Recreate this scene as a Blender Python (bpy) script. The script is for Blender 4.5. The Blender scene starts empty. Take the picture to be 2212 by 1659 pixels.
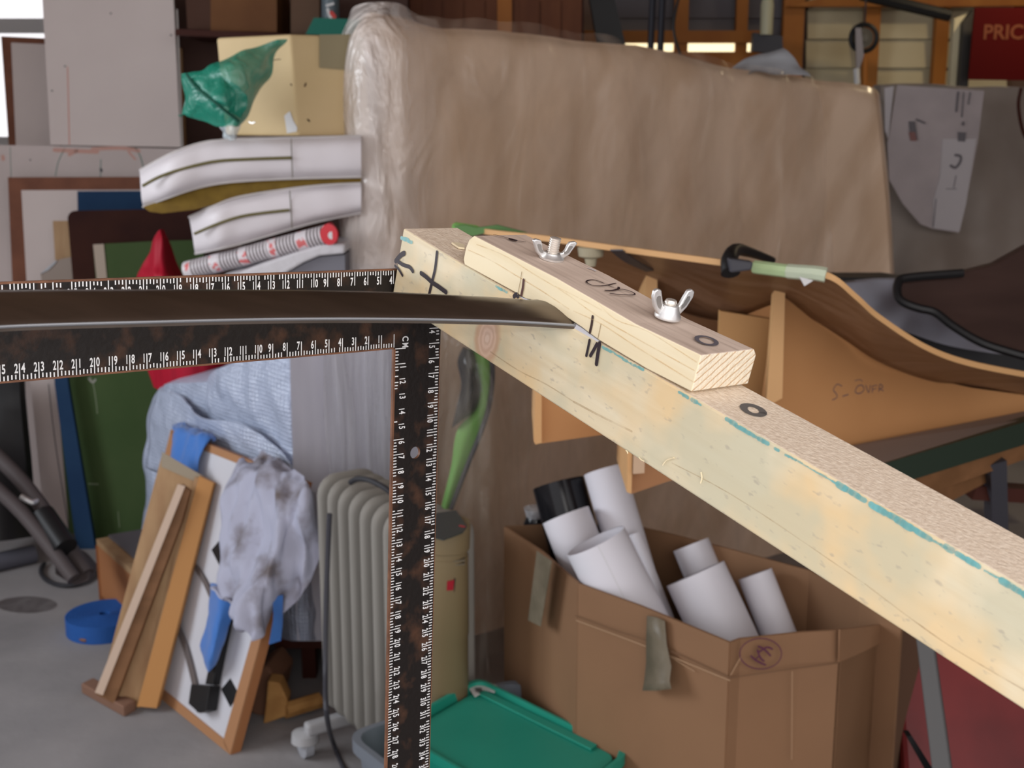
import bpy, bmesh, math, random
from mathutils import Vector, Matrix, noise
from math import radians, sin, cos, pi, tan
random.seed(7)
S = bpy.context.scene
COL = S.collection
# ------------------------------------------------------------------ camera
FPX = 2700.0; CX, CY = 1106.0, 829.5
PITCH = radians(12.0); CAMZ = 1.42
cam = bpy.data.cameras.new('camera'); camo = bpy.data.objects.new('camera', cam); COL.objects.link(camo)
cam.sensor_width = 36; cam.sensor_fit = 'HORIZONTAL'; cam.lens = FPX / 2212 * 36
cam.clip_start = 0.02; cam.clip_end = 100
camo.location = (0, 0, CAMZ); camo.rotation_euler = (pi / 2 - PITCH, 0, 0)
cam.dof.use_dof = True; cam.dof.focus_distance = 0.72; cam.dof.aperture_fstop = 19
S.camera = camo
S.view_settings.view_transform = 'Standard'; S.view_settings.look = 'None'
S.view_settings.gamma = 1; S.view_settings.use_curve_mapping = False
S.view_settings.exposure = -0.16
# ------------------------------------------------------------------ world and lights
w = bpy.data.worlds.new('daylight'); S.world = w; w.use_nodes = True
bgn = w.node_tree.nodes['Background']; bgn.inputs[0].default_value = (0.96, 0.93, 0.96, 1); bgn.inputs[1].default_value = 1.45

def area(name, loc, rot, sx, sy, energy, color=(1, 1, 1)):
    l = bpy.data.lights.new(name, 'AREA'); l.shape = 'RECTANGLE'; l.size = sx; l.size_y = sy
    l.energy = energy; l.color = color
    o = bpy.data.objects.new(name, l); COL.objects.link(o); o.location = loc; o.rotation_euler = rot
    return o
# daylight through the window of the left wall, and the flash of the camera
area('left_window_daylight', (-2.92, 1.9, 1.75), (0, radians(-90), 0), 1.1, 1.9, 60, (0.86, 0.93, 1.0))
area('camera_flash', (0.05, -0.01, CAMZ + 0.05), (pi / 2 - PITCH, 0, 0), 0.03, 0.02, 0.75, (1.0, 0.96, 0.9))
area('open_door_daylight', (0.9, -1.45, 2.1), (radians(78), 0, radians(8)), 2.4, 1.4, 35, (1.0, 0.96, 0.92))
area('back_lamp', (2.3, 5.2, 2.35), (0, 0, 0), 0.12, 0.12, 7, (1.0, 0.8, 0.5))

# ------------------------------------------------------------------ pixel helpers (photo pixels -> points of the place)
XV = Vector((1, 0, 0)); DV = Vector((0, -sin(PITCH), -cos(PITCH))); FV = Vector((0, cos(PITCH), -sin(PITCH)))
CAM = Vector((0, 0, CAMZ))
def c2w(v): return XV * v[0] + DV * v[1] + FV * v[2]          # direction, camera frame -> world
def P2w(v): return CAM + c2w(v)
def ray(x, y): return XV * ((x - CX) / FPX) + DV * ((y - CY) / FPX) + FV
def at(x, y, Y):
    r = ray(x, y); return CAM + r * (Y / r.y)
def onz(x, y, z):
    r = ray(x, y); return CAM + r * ((z - CAMZ) / r.z)
def onp(x, y, O, n):
    r = ray(x, y); return CAM + r * ((O - CAM).dot(n) / r.dot(n))

def fpx(x, Y):                                   # pixel row where column x meets the floor at distance Y
    t = math.atan2(CAMZ, Y) - PITCH
    return CY + FPX * tan(t)
# ------------------------------------------------------------------ objects
WM = {}
def tag(o, label=None, cat=None, group=None, kind=None):
    if label: o['label'] = label
    if cat: o['category'] = cat
    if group: o['group'] = group
    if kind: o['kind'] = kind
    return o
def thing(name, label, cat, loc, group=None, frame=None):
    o = bpy.data.objects.new(name, None); COL.objects.link(o); o.empty_display_size = 0.05
    m = Matrix.Translation(loc)
    if frame is not None: m = m @ frame.to_4x4()
    o.matrix_world = m; WM[o.name] = m.copy()
    return tag(o, label, cat, group)
def mk(name, geo, mat, parent=None, label=None, cat=None, kind=None, group=None, smooth=False,
       bevel=0, solid=0, sub=0, matidx=None, seg=2, frame=None):
    vs, fs = geo
    vs = [Vector(v) for v in vs]
    if parent is not None:
        pm = WM[parent.name]; inv = pm.inverted(); loc_m = Matrix.Identity(4)
        wm = pm
    else:
        xs = [v.x for v in vs]; ys = [v.y for v in vs]; zs = [v.z for v in vs]
        wm = Matrix.Translation(((min(xs) + max(xs)) / 2, (min(ys) + max(ys)) / 2, min(zs)))
        if frame is not None: wm = wm @ frame.to_4x4()
        inv = wm.inverted()
    me = bpy.data.meshes.new(name)
    me.from_pydata([inv @ v for v in vs], [], fs)
    bm = bmesh.new(); bm.from_mesh(me); bmesh.ops.recalc_face_normals(bm, faces=bm.faces); bm.to_mesh(me); bm.free()
    mats = mat if isinstance(mat, (list, tuple)) else [mat]
    for m in mats: me.materials.append(m)
    if matidx:
        for p in me.polygons: p.material_index = matidx(wm @ p.center, (wm.to_3x3() @ p.normal))
    if smooth:
        for p in me.polygons: p.use_smooth = True
        me.set_sharp_from_angle(angle=radians(smooth if smooth > 1 else 40))
    o = bpy.data.objects.new(name, me); COL.objects.link(o)
    if parent is not None: o.parent = parent
    else: o.matrix_world = wm
    WM[o.name] = wm.copy()
    if solid:
        s = o.modifiers.new('s', 'SOLIDIFY'); s.thickness = solid; s.offset = 0
    if bevel:
        b = o.modifiers.new('b', 'BEVEL'); b.width = bevel; b.segments = seg; b.limit_method = 'ANGLE'
    if sub:
        s = o.modifiers.new('u', 'SUBSURF'); s.levels = sub; s.render_levels = sub
    return tag(o, label, cat, group, kind)

# ------------------------------------------------------------------ geometry makers -> (verts, faces)
def merge(gs):
    V = []; F = []
    for v, f in gs:
        n = len(V); V += list(v); F += [tuple(i + n for i in q) for q in f]
    return V, F
def prism(poly, vec):
    n = len(poly); vec = Vector(vec)
    V = [Vector(p) for p in poly] + [Vector(p) + vec for p in poly]
    F = [tuple(range(n)), tuple(range(2 * n - 1, n - 1, -1))] + [(i, (i + 1) % n, n + (i + 1) % n, n + i) for i in range(n)]
    return V, F
def pbox(o, a, b, c):
    o, a, b, c = map(Vector, (o, a, b, c))
    return prism([o, o + a, o + a + b, o + b], c)
def bx(x0, x1, y0, y1, z0, z1): return pbox((x0, y0, z0), (x1 - x0, 0, 0), (0, y1 - y0, 0), (0, 0, z1 - z0))
def perp(d):
    d = d.normalized(); a = Vector((0, 0, 1)) if abs(d.z) < .9 else Vector((1, 0, 0))
    u = d.cross(a).normalized(); return u, d.cross(u).normalized()
def cyl(p0, p1, r0, r1=None, n=24, caps=True):
    p0, p1 = Vector(p0), Vector(p1); r1 = r0 if r1 is None else r1
    u, v = perp(p1 - p0); V = []
    for p, r in ((p0, r0), (p1, r1)):
        V += [p + (u * cos(2 * pi * i / n) + v * sin(2 * pi * i / n)) * r for i in range(n)]
    F = [(i, (i + 1) % n, n + (i + 1) % n, n + i) for i in range(n)]
    if caps: F += [tuple(range(n)), tuple(range(n, 2 * n))]
    return V, F
def rings(p0, ax, prof, n=28, caps=True):      # prof: list of (distance along, radius)
    p0 = Vector(p0); ax = Vector(ax).normalized(); u, v = perp(ax); V = []; F = []
    for t, r in prof:
        V += [p0 + ax * t + (u * cos(2 * pi * i / n) + v * sin(2 * pi * i / n)) * r for i in range(n)]
    for k in range(len(prof) - 1):
        F += [(k * n + i, k * n + (i + 1) % n, (k + 1) * n + (i + 1) % n, (k + 1) * n + i) for i in range(n)]
    if caps: F += [tuple(range(n)), tuple(range((len(prof) - 1) * n, len(prof) * n))]
    return V, F
def cr(ps, t):                                   # Catmull-Rom on a list of vectors, t in 0..1
    n = len(ps) - 1; x = min(max(t, 0), 1) * n; i = min(int(x), n - 1); f = x - i
    p0 = ps[max(i - 1, 0)]; p1 = ps[i]; p2 = ps[i + 1]; p3 = ps[min(i + 2, n)]
    return 0.5 * ((2 * p1) + (p2 - p0) * f + (2 * p0 - 5 * p1 + 4 * p2 - p3) * f * f + (3 * p1 - p0 - 3 * p2 + p3) * f ** 3)
def tube(pts, r, n=10, m=None, caps=True):
    pts = [Vector(p) for p in pts]
    if m: pts = [cr(pts, i / m) for i in range(m + 1)]
    V = []; F = []; u = None
    for i, p in enumerate(pts):
        d = (pts[min(i + 1, len(pts) - 1)] - pts[max(i - 1, 0)]).normalized()
        if u is None: u, v = perp(d)
        u = (u - d * u.dot(d)).normalized(); v = d.cross(u)
        rr = r(i / (len(pts) - 1)) if callable(r) else r
        V += [p + (u * cos(2 * pi * k / n) + v * sin(2 * pi * k / n)) * rr for k in range(n)]
    for i in range(len(pts) - 1):
        F += [(i * n + k, i * n + (k + 1) % n, (i + 1) * n + (k + 1) % n, (i + 1) * n + k) for k in range(n)]
    if caps: F += [tuple(range(n)), tuple(range((len(pts) - 1) * n, len(pts) * n))]
    return V, F
def grid(rows):
    n = len(rows[0]); V = [p for r in rows for p in r]
    return V, [(i * n + j, i * n + j + 1, (i + 1) * n + j + 1, (i + 1) * n + j) for i in range(len(rows) - 1) for j in range(n - 1)]
def smoothgrid(ctrl, nu, nv, disp=0, sc=8, seed=0, stretch=(1, 1, 1)):
    rows = [[cr(r, j / nv) for j in range(nv + 1)] for r in ctrl]
    out = [[cr([rw[j] for rw in rows], i / nu) for j in range(nv + 1)] for i in range(nu + 1)]
    if disp:
        res = []
        for i in range(nu + 1):
            rr = []
            for j in range(nv + 1):
                a = out[min(i + 1, nu)][j] - out[max(i - 1, 0)][j]; b = out[i][min(j + 1, nv)] - out[i][max(j - 1, 0)]
                nn = a.cross(b)
                if nn.length > 0: nn.normalize()
                p = out[i][j]; q = Vector((p.x * stretch[0], p.y * stretch[1], p.z * stretch[2])) * sc + Vector((seed * 7.1, 0, 3.3 * seed))
                rr.append(p + nn * disp * (noise.noise(q) + .5 * noise.noise(q * 2.3)))
            res.append(rr)
        out = res
    return out
def surf(ctrl, nu, nv, disp=0, sc=8, seed=0, back=None, stretch=(1, 1, 1)):
    """ctrl rows of (px,py,Y); back: vector -> closed thick body"""
    g = smoothgrid([[at(*c) for c in r] for r in ctrl], nu, nv, disp, sc, seed, stretch)
    if back is None: return grid(g)
    return closed(g, back)
def closed(g, back):
    back = Vector(back); V, F = grid(g); n = len(V); V = V + [p + back for p in V]
    F = F + [tuple(reversed([i + n for i in f])) for f in F]
    R = len(g); C = len(g[0]); loop = [j for j in range(C)] + [i * C + C - 1 for i in range(1, R)] + [(R - 1) * C + j for j in range(C - 2, -1, -1)] + [i * C for i in range(R - 2, 0, -1)]
    F += [(loop[k], loop[(k + 1) % len(loop)], n + loop[(k + 1) % len(loop)], n + loop[k]) for k in range(len(loop))]
    return V, F
def pboard(px, Ys, t, plane=None):
    """flat board: pixel outline, three world distances for outline points 0,1,2 give the plane, t thickness going away"""
    a = [at(px[i][0], px[i][1], Ys[i]) for i in range(3)] if plane is None else plane
    n = (a[1] - a[0]).cross(a[2] - a[0]).normalized()
    if n.dot(a[0] - CAM) < 0: n = -n
    pts = [onp(x, y, a[0], n) for x, y in px]
    return prism(pts, n * t)
def lean(px, Yb, Yt, t, zb=0.0):
    """board leaning back: outline, distance Yb at the lowest pixel, Yt at the highest, level from side to side"""
    lo = max(px, key=lambda p: p[1]); hi = min(px, key=lambda p: p[1])
    A = at(lo[0], lo[1], Yb); B = at(hi[0], hi[1], Yt)
    n = Vector((1, 0, 0)).cross(B - A).normalized()
    if n.dot(A - CAM) < 0: n = -n
    pts = [onp(x, y, A, n) for x, y in px]
    return prism(pts, n * t), A, n
def ribbon(pts, wd, n):
    """flat stroke along world points lying in the plane of normal n, rounded ends"""
    V = []; F = []; m = len(pts); n = n.normalized()
    for i, p in enumerate(pts):
        d = (pts[min(i + 1, m - 1)] - pts[max(i - 1, 0)]).normalized(); s = d.cross(n).normalized()
        ww = wd[i] if isinstance(wd, (list, tuple)) else wd
        V += [p + s * ww / 2, p - s * ww / 2]
    F = [(2 * i, 2 * i + 1, 2 * i + 3, 2 * i + 2) for i in range(m - 1)]
    for i, sg in ((0, -1), (m - 1, 1)):
        d = (pts[1] - pts[0] if i == 0 else pts[-1] - pts[-2]).normalized() * sg; s = d.cross(n).normalized()
        ww = (wd[i] if isinstance(wd, (list, tuple)) else wd) / 2; k0 = len(V)
        V += [pts[i] + s * ww * cos(a) + d * ww * sin(a) for a in [k * pi / 6 for k in range(7)]]
        F.append(tuple(range(k0, k0 + 7)))
    return V, F
SW = 1.0
def strokes(lines, O, n, off=0.0003):
    """lines: list of (pixel polyline, width px or list); drawn on the plane through O with normal n"""
    n = n.normalized()
    if n.dot(CAM - O) < 0: n = -n
    gs = []
    for pl, wd in lines:
        pts = [onp(x, y, O, n) for x, y in pl]
        k = max(8, 3 * len(pl)); P = [cr(pts, i / k) + n * off for i in range(k + 1)] if len(pts) > 2 else [p + n * off for p in pts]
        sc = (pts[0] - CAM).dot(FV) / FPX
        gs.append(ribbon(P, wd * sc * SW, n)); off += 0.00004
    return merge(gs)

# ------------------------------------------------------------------ materials
def mat(name, col, rough=.6, metal=0, col2=None, sc=8, mix=.5, bump=0, bsc=None, stretch=(1, 1, 1), detail=4,
        spec=.28, coat=0, coatr=.1, trans=0, alpha=1, sss=0, lo=.35, hi=.65, sheen=0, rot=0):
    m = bpy.data.materials.new(name); m.use_nodes = True; nt = m.node_tree; N = nt.nodes; L = nt.links
    b = N['Principled BSDF']
    b.inputs['Base Color'].default_value = (*col, 1); b.inputs['Roughness'].default_value = rough
    b.inputs['Metallic'].default_value = metal; b.inputs['Specular IOR Level'].default_value = spec
    b.inputs['Coat Weight'].default_value = coat; b.inputs['Coat Roughness'].default_value = coatr
    b.inputs['Transmission Weight'].default_value = trans; b.inputs['Alpha'].default_value = alpha
    b.inputs['Sheen Weight'].default_value = sheen
    tc = N.new('ShaderNodeTexCoord'); mp = N.new('ShaderNodeMapping'); L.new(tc.outputs['Object'], mp.inputs[0])
    mp.inputs['Scale'].default_value = stretch
    if rot:
        mr_ = N.new('ShaderNodeMapping'); mr_.inputs['Rotation'].default_value = (0, rot, 0); L.new(tc.outputs['Object'], mr_.inputs[0]); L.new(mr_.outputs[0], mp.inputs[0])
    if col2 is not None:
        nz = N.new('ShaderNodeTexNoise'); nz.inputs['Scale'].default_value = sc; nz.inputs['Detail'].default_value = detail
        L.new(mp.outputs[0], nz.inputs['Vector'])
        cr_ = N.new('ShaderNodeValToRGB'); cr_.color_ramp.elements[0].position = lo; cr_.color_ramp.elements[1].position = hi
        cr_.color_ramp.elements[0].color = (*col, 1); cr_.color_ramp.elements[1].color = (*col2, 1)
        L.new(nz.outputs['Fac'], cr_.inputs[0]); L.new(cr_.outputs[0], b.inputs['Base Color'])
    if bump:
        nb = N.new('ShaderNodeTexNoise'); nb.inputs['Scale'].default_value = bsc or sc * 3; nb.inputs['Detail'].default_value = 5
        L.new(mp.outputs[0], nb.inputs['Vector'])
        bp = N.new('ShaderNodeBump'); bp.inputs['Strength'].default_value = bump; bp.inputs['Distance'].default_value = .01
        L.new(nb.outputs['Fac'], bp.inputs['Height']); L.new(bp.outputs[0], b.inputs['Normal']); 
        if coat: L.new(bp.outputs[0], b.inputs['Coat Normal'])
    return m
def woodmat(name, c1, c2, c3, ring=60, along='x', rough=.6, dist=1.2, fine=180, patch=None, knot=None, speck=None, mottled=.5, patch2=None):
    """procedural timber: stretched noise bands along one object axis"""
    m = bpy.data.materials.new(name); m.use_nodes = True; nt = m.node_tree; N = nt.nodes; L = nt.links
    b = N['Principled BSDF']; b.inputs['Roughness'].default_value = rough; b.inputs['Specular IOR Level'].default_value = .3
    tc = N.new('ShaderNodeTexCoord')
    def mapping(s):
        mp = N.new('ShaderNodeMapping'); L.new(tc.outputs['Object'], mp.inputs[0]); mp.inputs['Scale'].default_value = s; return mp
    st = {'x': (.06, 1, 1), 'y': (1, .06, 1), 'z': (1, 1, .06)}[along]
    mp = mapping(st)
    wv = N.new('ShaderNodeTexNoise'); wv.inputs['Scale'].default_value = ring; wv.inputs['Detail'].default_value = 2; wv.inputs['Distortion'].default_value = dist
    L.new(mp.outputs[0], wv.inputs['Vector'])
    r1 = N.new('ShaderNodeValToRGB'); e = r1.color_ramp.elements
    e[0].position = .38; e[1].position = .62; e[0].color = (*c1, 1); e[1].color = (*c2, 1)
    L.new(wv.outputs['Fac'], r1.inputs[0])
    fn = N.new('ShaderNodeTexNoise'); fn.inputs['Scale'].default_value = fine; fn.inputs['Detail'].default_value = 4
    L.new(mp.outputs[0], fn.inputs['Vector'])
    r2 = N.new('ShaderNodeValToRGB'); e = r2.color_ramp.elements; e[0].position = .5; e[1].position = .72; e[0].color = (0, 0, 0, 1); e[1].color = (mottled,) * 3 + (1,)
    L.new(fn.outputs['Fac'], r2.inputs[0])
    mx = N.new('ShaderNodeMixRGB'); L.new(r2.outputs[0], mx.inputs[0]); L.new(r1.outputs[0], mx.inputs[1]); mx.inputs[2].default_value = (*c3, 1)
    last = mx.outputs[0]
    for patch in [q_p for q_p in (patch, patch2) if q_p]:
        pn = N.new('ShaderNodeTexNoise'); pn.inputs['Scale'].default_value = patch[1]; pn.inputs['Detail'].default_value = 3; L.new(tc.outputs['Object'], pn.inputs['Vector'])
        r3 = N.new('ShaderNodeValToRGB'); e = r3.color_ramp.elements; e[0].position = .45; e[1].position = .6; e[0].color = (0, 0, 0, 1); e[1].color = (patch[2],) * 3 + (1,)
        L.new(pn.outputs['Fac'], r3.inputs[0]); m2 = N.new('ShaderNodeMixRGB'); L.new(r3.outputs[0], m2.inputs[0]); L.new(last, m2.inputs[1]); m2.inputs[2].default_value = (*patch[0], 1); last = m2.outputs[0]
    if speck:
        pn = N.new('ShaderNodeTexNoise'); pn.inputs['Scale'].default_value = speck[1]; pn.inputs['Detail'].default_value = 2; L.new(mapping({'x': (.5, 1, 1), 'y': (1, .5, 1), 'z': (1, 1, .5)}[along]).outputs[0], pn.inputs['Vector'])
        r3 = N.new('ShaderNodeValToRGB'); e = r3.color_ramp.elements; e[0].position = .62; e[1].position = .72; e[0].color = (0, 0, 0, 1); e[1].color = (speck[2],) * 3 + (1,)
        L.new(pn.outputs['Fac'], r3.inputs[0]); m2 = N.new('ShaderNodeMixRGB'); L.new(r3.outputs[0], m2.inputs[0]); L.new(last, m2.inputs[1]); m2.inputs[2].default_value = (*speck[0], 1); last = m2.outputs[0]
    if knot:                                     # (center, radius): a knot with rings
        c, rad, asp = knot
        sb = N.new('ShaderNodeVectorMath'); sb.operation = 'SUBTRACT'; L.new(tc.outputs['Object'], sb.inputs[0]); sb.inputs[1].default_value = c
        ms = N.new('ShaderNodeVectorMath'); ms.operation = 'MULTIPLY'; L.new(sb.outputs[0], ms.inputs[0]); ms.inputs[1].default_value = (1 / rad, 0, asp / rad)
        ln = N.new('ShaderNodeVectorMath'); ln.operation = 'LENGTH'; L.new(ms.outputs[0], ln.inputs[0])
        nk = N.new('ShaderNodeTexNoise'); nk.inputs['Scale'].default_value = 120; L.new(tc.outputs['Object'], nk.inputs['Vector'])
        ad = N.new('ShaderNodeMath'); ad.operation = 'MULTIPLY_ADD'; L.new(nk.outputs['Fac'], ad.inputs[0]); ad.inputs[1].default_value = .3; L.new(ln.outputs['Value'], ad.inputs[2])
        rk = N.new('ShaderNodeValToRGB'); e = rk.color_ramp.elements; rk.color_ramp.interpolation = 'EASE'
        e[0].position = 0; e[0].color = (.64, .48, .38, 1); e[1].position = 1; e[1].color = (.55, .37, .24, 1)
        for p_, c_ in ((.25, (.66, .50, .40)), (.38, (.58, .41, .31)), (.5, (.66, .48, .37)), (.64, (.56, .38, .28)), (.78, (.64, .46, .34)), (.9, (.56, .38, .26))):
            q = e.new(p_); q.color = (*c_, 1)
        L.new(ad.outputs[0], rk.inputs[0])
        lt = N.new('ShaderNodeMapRange'); L.new(ad.outputs[0], lt.inputs[0]); lt.inputs[1].default_value = 1.0; lt.inputs[2].default_value = 1.3; lt.inputs[3].default_value = 1; lt.inputs[4].default_value = 0
        m3 = N.new('ShaderNodeMixRGB'); L.new(lt.outputs[0], m3.inputs[0]); L.new(last, m3.inputs[1]); L.new(rk.outputs[0], m3.inputs[2]); last = m3.outputs[0]
    L.new(last, b.inputs['Base Color'])
    bp = N.new('ShaderNodeBump'); bp.inputs['Strength'].default_value = .15; bp.inputs['Distance'].default_value = .001; L.new(fn.outputs['Fac'], bp.inputs['Height']); L.new(bp.outputs[0], b.inputs['Normal'])
    return m
def film(name, col, opac=.3, rough=.12, bump=.6, bsc=14, stretch=(1, 1, 1), opac2=None, fade=None):
    """thin plastic: transparent mixed with glossy/diffuse"""
    m = bpy.data.materials.new(name); m.use_nodes = True; nt = m.node_tree; N = nt.nodes; L = nt.links
    b = N['Principled BSDF']; b.inputs['Base Color'].default_value = (*col, 1); b.inputs['Roughness'].default_value = rough; b.inputs['Specular IOR Level'].default_value = .8
    tc = N.new('ShaderNodeTexCoord'); mp = N.new('ShaderNodeMapping'); L.new(tc.outputs['Object'], mp.inputs[0]); mp.inputs['Scale'].default_value = stretch
    nb = N.new('ShaderNodeTexNoise'); nb.inputs['Scale'].default_value = bsc; nb.inputs['Detail'].default_value = 4; nb.inputs['Distortion'].default_value = 1.0; L.new(mp.outputs[0], nb.inputs['Vector'])
    bp = N.new('ShaderNodeBump'); bp.inputs['Strength'].default_value = bump; bp.inputs['Distance'].default_value = .045; L.new(nb.outputs['Fac'], bp.inputs['Height']); L.new(bp.outputs[0], b.inputs['Normal'])
    tr = N.new('ShaderNodeBsdfTransparent'); mx = N.new('ShaderNodeMixShader')
    mr = N.new('ShaderNodeMapRange'); L.new(nb.outputs['Fac'], mr.inputs[0]); mr.inputs[1].default_value = .35; mr.inputs[2].default_value = .7
    mr.inputs[3].default_value = opac; mr.inputs[4].default_value = opac2 if opac2 is not None else min(1, opac * 1.8)
    fac = mr.outputs[0]
    if fade:                                     # the film is gathered in many layers on one side and single on the other
        sx = N.new('ShaderNodeSeparateXYZ'); L.new(tc.outputs['Object'], sx.inputs[0])
        m2 = N.new('ShaderNodeMapRange'); L.new(sx.outputs[0], m2.inputs[0]); m2.inputs[1].default_value = fade[0]; m2.inputs[2].default_value = fade[1]; m2.inputs[3].default_value = 1; m2.inputs[4].default_value = 0
        mu = N.new('ShaderNodeMath'); mu.operation = 'MULTIPLY'; L.new(mr.outputs[0], mu.inputs[0]); L.new(m2.outputs[0], mu.inputs[1]); fac = mu.outputs[0]
    L.new(fac, mx.inputs[0]); L.new(tr.outputs[0], mx.inputs[1]); L.new(b.outputs[0], mx.inputs[2])
    L.new(mx.outputs[0], N['Material Output'].inputs['Surface'])
    return m

M = {}
M['concrete'] = mat('concrete', (.23, .222, .225), .9, col2=(.31, .295, .295), sc=3, bump=.15, bsc=40)
M['white_board'] = mat('white_board', (.50, .43, .41), .7, col2=(.57, .49, .47), sc=3)
M['lam_board'] = mat('laminate', (.58, .50, .475), .6, col2=(.63, .55, .52), sc=2)
M['brown_frame'] = mat('brown_frame', (.15, .055, .03), .7, col2=(.20, .075, .04), sc=12)
M['dark_brown'] = mat('dark_brown', (.030, .010, .008), .7, col2=(.045, .015, .01), sc=5, spec=.1)
M['green_board'] = mat('green_board', (.05, .085, .03), .75, col2=(.065, .10, .038), sc=4, spec=.1)
M['blue_board'] = mat('blue_board', (.012, .035, .085), .7, col2=(.016, .045, .10), sc=6, spec=.1)
M['tan'] = mat('tan_wood', (.42, .27, .14), .6, col2=(.34, .2, .1), sc=30, stretch=(1, 1, .08))
M['black'] = mat('black', (.012, .012, .013), .45)
M['blackgloss'] = mat('black_gloss', (.01, .01, .012), .15)
M['rubber'] = mat('rubber', (.03, .03, .035), .6)
M['marker'] = mat('marker_ink', (.03, .02, .025), .55)
M['pencil'] = mat('pencil', (.12, .2, .17), .7)
M['redmark'] = mat('red_mark', (.55, .22, .16), .7)
M['whiteprint'] = mat('white_print', (.8, .8, .8), .5)
M['cushion'] = mat('white_vinyl', (.66, .62, .64), .42, bump=.12, bsc=9)
M['mustard'] = mat('mustard_cloth', (.20, .125, .02), .85, col2=(.15, .09, .015), sc=30)
M['zip'] = mat('zip', (.14, .12, .05), .5)
M['creambox'] = mat('cream_card', (.58, .44, .24), .6, col2=(.52, .39, .20), sc=4)
M['card'] = mat('cardboard', (.25, .135, .07), .75, col2=(.215, .115, .06), sc=3, bump=.08, bsc=6)
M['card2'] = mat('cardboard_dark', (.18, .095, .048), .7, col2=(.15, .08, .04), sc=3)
M['tape'] = mat('grey_tape', (.13, .11, .075), .4, col2=(.18, .15, .105), sc=20, bump=.3, bsc=30)
M['paper'] = mat('white_paper', (.70, .69, .74), .5)
M['radiator'] = mat('radiator', (.29, .28, .255), .4)
M['darkgrey'] = mat('dark_grey', (.05, .05, .06), .5)
M['cream'] = mat('cream_plastic', (.20, .15, .08), .45)
M['greenplastic'] = mat('green_plastic', (.015, .235, .165), .35, col2=(.02, .27, .19), sc=3)
M['greyplastic'] = mat('grey_plastic', (.16, .18, .21), .45)
M['redcloth'] = mat('red_nylon', (.42, .01, .03), .5, bump=.2, bsc=6)
M['bluecloth'] = mat('blue_cloth', (.05, .17, .50), .8, sheen=.3)
M['rag'] = mat('stained_rag', (.40, .41, .51), .95, col2=(.13, .105, .10), sc=11, lo=.50, hi=.70, detail=8, bump=.2, bsc=40)
M['mdf'] = mat('mdf', (.50, .25, .10), .65, col2=(.44, .21, .08), sc=3)
M['mdf_edge'] = mat('mdf_edge', (.62, .36, .16), .6)
M['ply'] = woodmat('formed_ply', (.18, .085, .04), (.24, .13, .075), (.13, .06, .03), ring=20, rough=.35)
M['greenpaint'] = mat('dark_green_paint', (.025, .04, .028), .45)
M['dustywood'] = mat('dusty_wood', (.26, .20, .17), .8)
M['brownwood'] = mat('brown_wood', (.22, .105, .045), .6, col2=(.16, .075, .03), sc=20, stretch=(.2, 1, 1))
M['pineorange'] = mat('orange_pine', (.40, .15, .026), .6, col2=(.33, .11, .018), sc=8, stretch=(1, 1, .2))
M['redsign'] = mat('red_sign', (.065, .0015, .0015), .7, spec=.1)
M['goldprint'] = mat('gold_print', (.17, .045, .015), .6)
M['weather'] = mat('weatherboard', (.62, .54, .36), .7, col2=(.55, .48, .31), sc=3)
M['steel'] = mat('zinc', (.80, .80, .79), .42, metal=.8, col2=(.70, .70, .70), sc=200, bump=.04, bsc=300)
M['bladesteel'] = mat('dark_steel', (.20, .165, .14), .33, metal=.9, col2=(.15, .125, .105), sc=60, stretch=(.2, 1, 1))
M['squarepaint'] = mat('worn_black_steel', (.012, .009, .008), .45, col2=(.075, .035, .02), sc=70, lo=.5, hi=.75, detail=8, bump=.06, bsc=300)
M['rust'] = mat('rusty_edge', (.22, .10, .055), .5, col2=(.13, .06, .035), sc=90)
M['teal'] = film('teal_paint', (.16, .47, .48), .35, .5, .0, 90, opac2=.95)
M['teal2'] = mat('teal_paint', (.05, .38, .46), .6)
M['palegreen'] = mat('pale_green_tape', (.42, .55, .30), .5)
M['leafgreen'] = mat('leaf_green', (.16, .38, .08), .45)
M['bluestrap'] = mat('blue_strap', (.02, .10, .36), .6, bump=.3, bsc=200)
M['greymat'] = mat('grey_mat', (.12, .11, .115), .9)
M['crate'] = mat('crate_wood', (.36, .15, .06), .7)
M['greytube'] = mat('grey_tube', (.075, .062, .062), .6)
M['foam'] = mat('white_foam', (.62, .61, .64), .8, bump=.3, bsc=50)
M['dirtyplastic'] = mat('dust_sheet', (.22, .18, .15), .35, col2=(.28, .24, .21), sc=3, bump=.3, bsc=6)
M['newspaper'] = mat('newspaper', (.40, .35, .35), .8, col2=(.34, .30, .30), sc=7)
M['news2'] = mat('newspaper_clean', (.45, .42, .43), .8)
M['shade_wall'] = mat('inner_wall', (.16, .10, .075), .8)
M['darkshelf'] = mat('shelf_wood', (.05, .013, .008), .6, spec=.15)
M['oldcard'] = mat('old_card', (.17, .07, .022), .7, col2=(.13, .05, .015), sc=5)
M['net'] = film('green_net', (.0, .21, .135), .86, .4, .3, 25, opac2=.99)
M['clearfilm'] = film('clear_film', (.72, .72, .70), .12, .12, 1.0, 9, (1, 1, .35), opac2=.5)
M['bagfilm'] = film('bag_film', (.55, .49, .40), .05, .12, .8, 10, (1.5, 1.5, .3), opac2=.25)
M['wrapfilm'] = film('gathered_film', (.95, .87, .82), .50, .11, 1.0, 8, (1.2, 1.2, .45), opac2=.74, fade=(-.20, .0))
M['bubble'] = None
M['newsink'] = mat('ink', (.13, .12, .13), .8)
M['palered'] = mat('pale_red', (.52, .3, .25), .7)
M['purplewhite'] = mat('bluish_white', (.40, .42, .45), .5)
M['offwhite'] = mat('off_white', (.6, .6, .6), .5)
M['yellowwood'] = mat('split_wood', (.42, .22, .07), .7, col2=(.3, .14, .04), sc=20)

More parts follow.
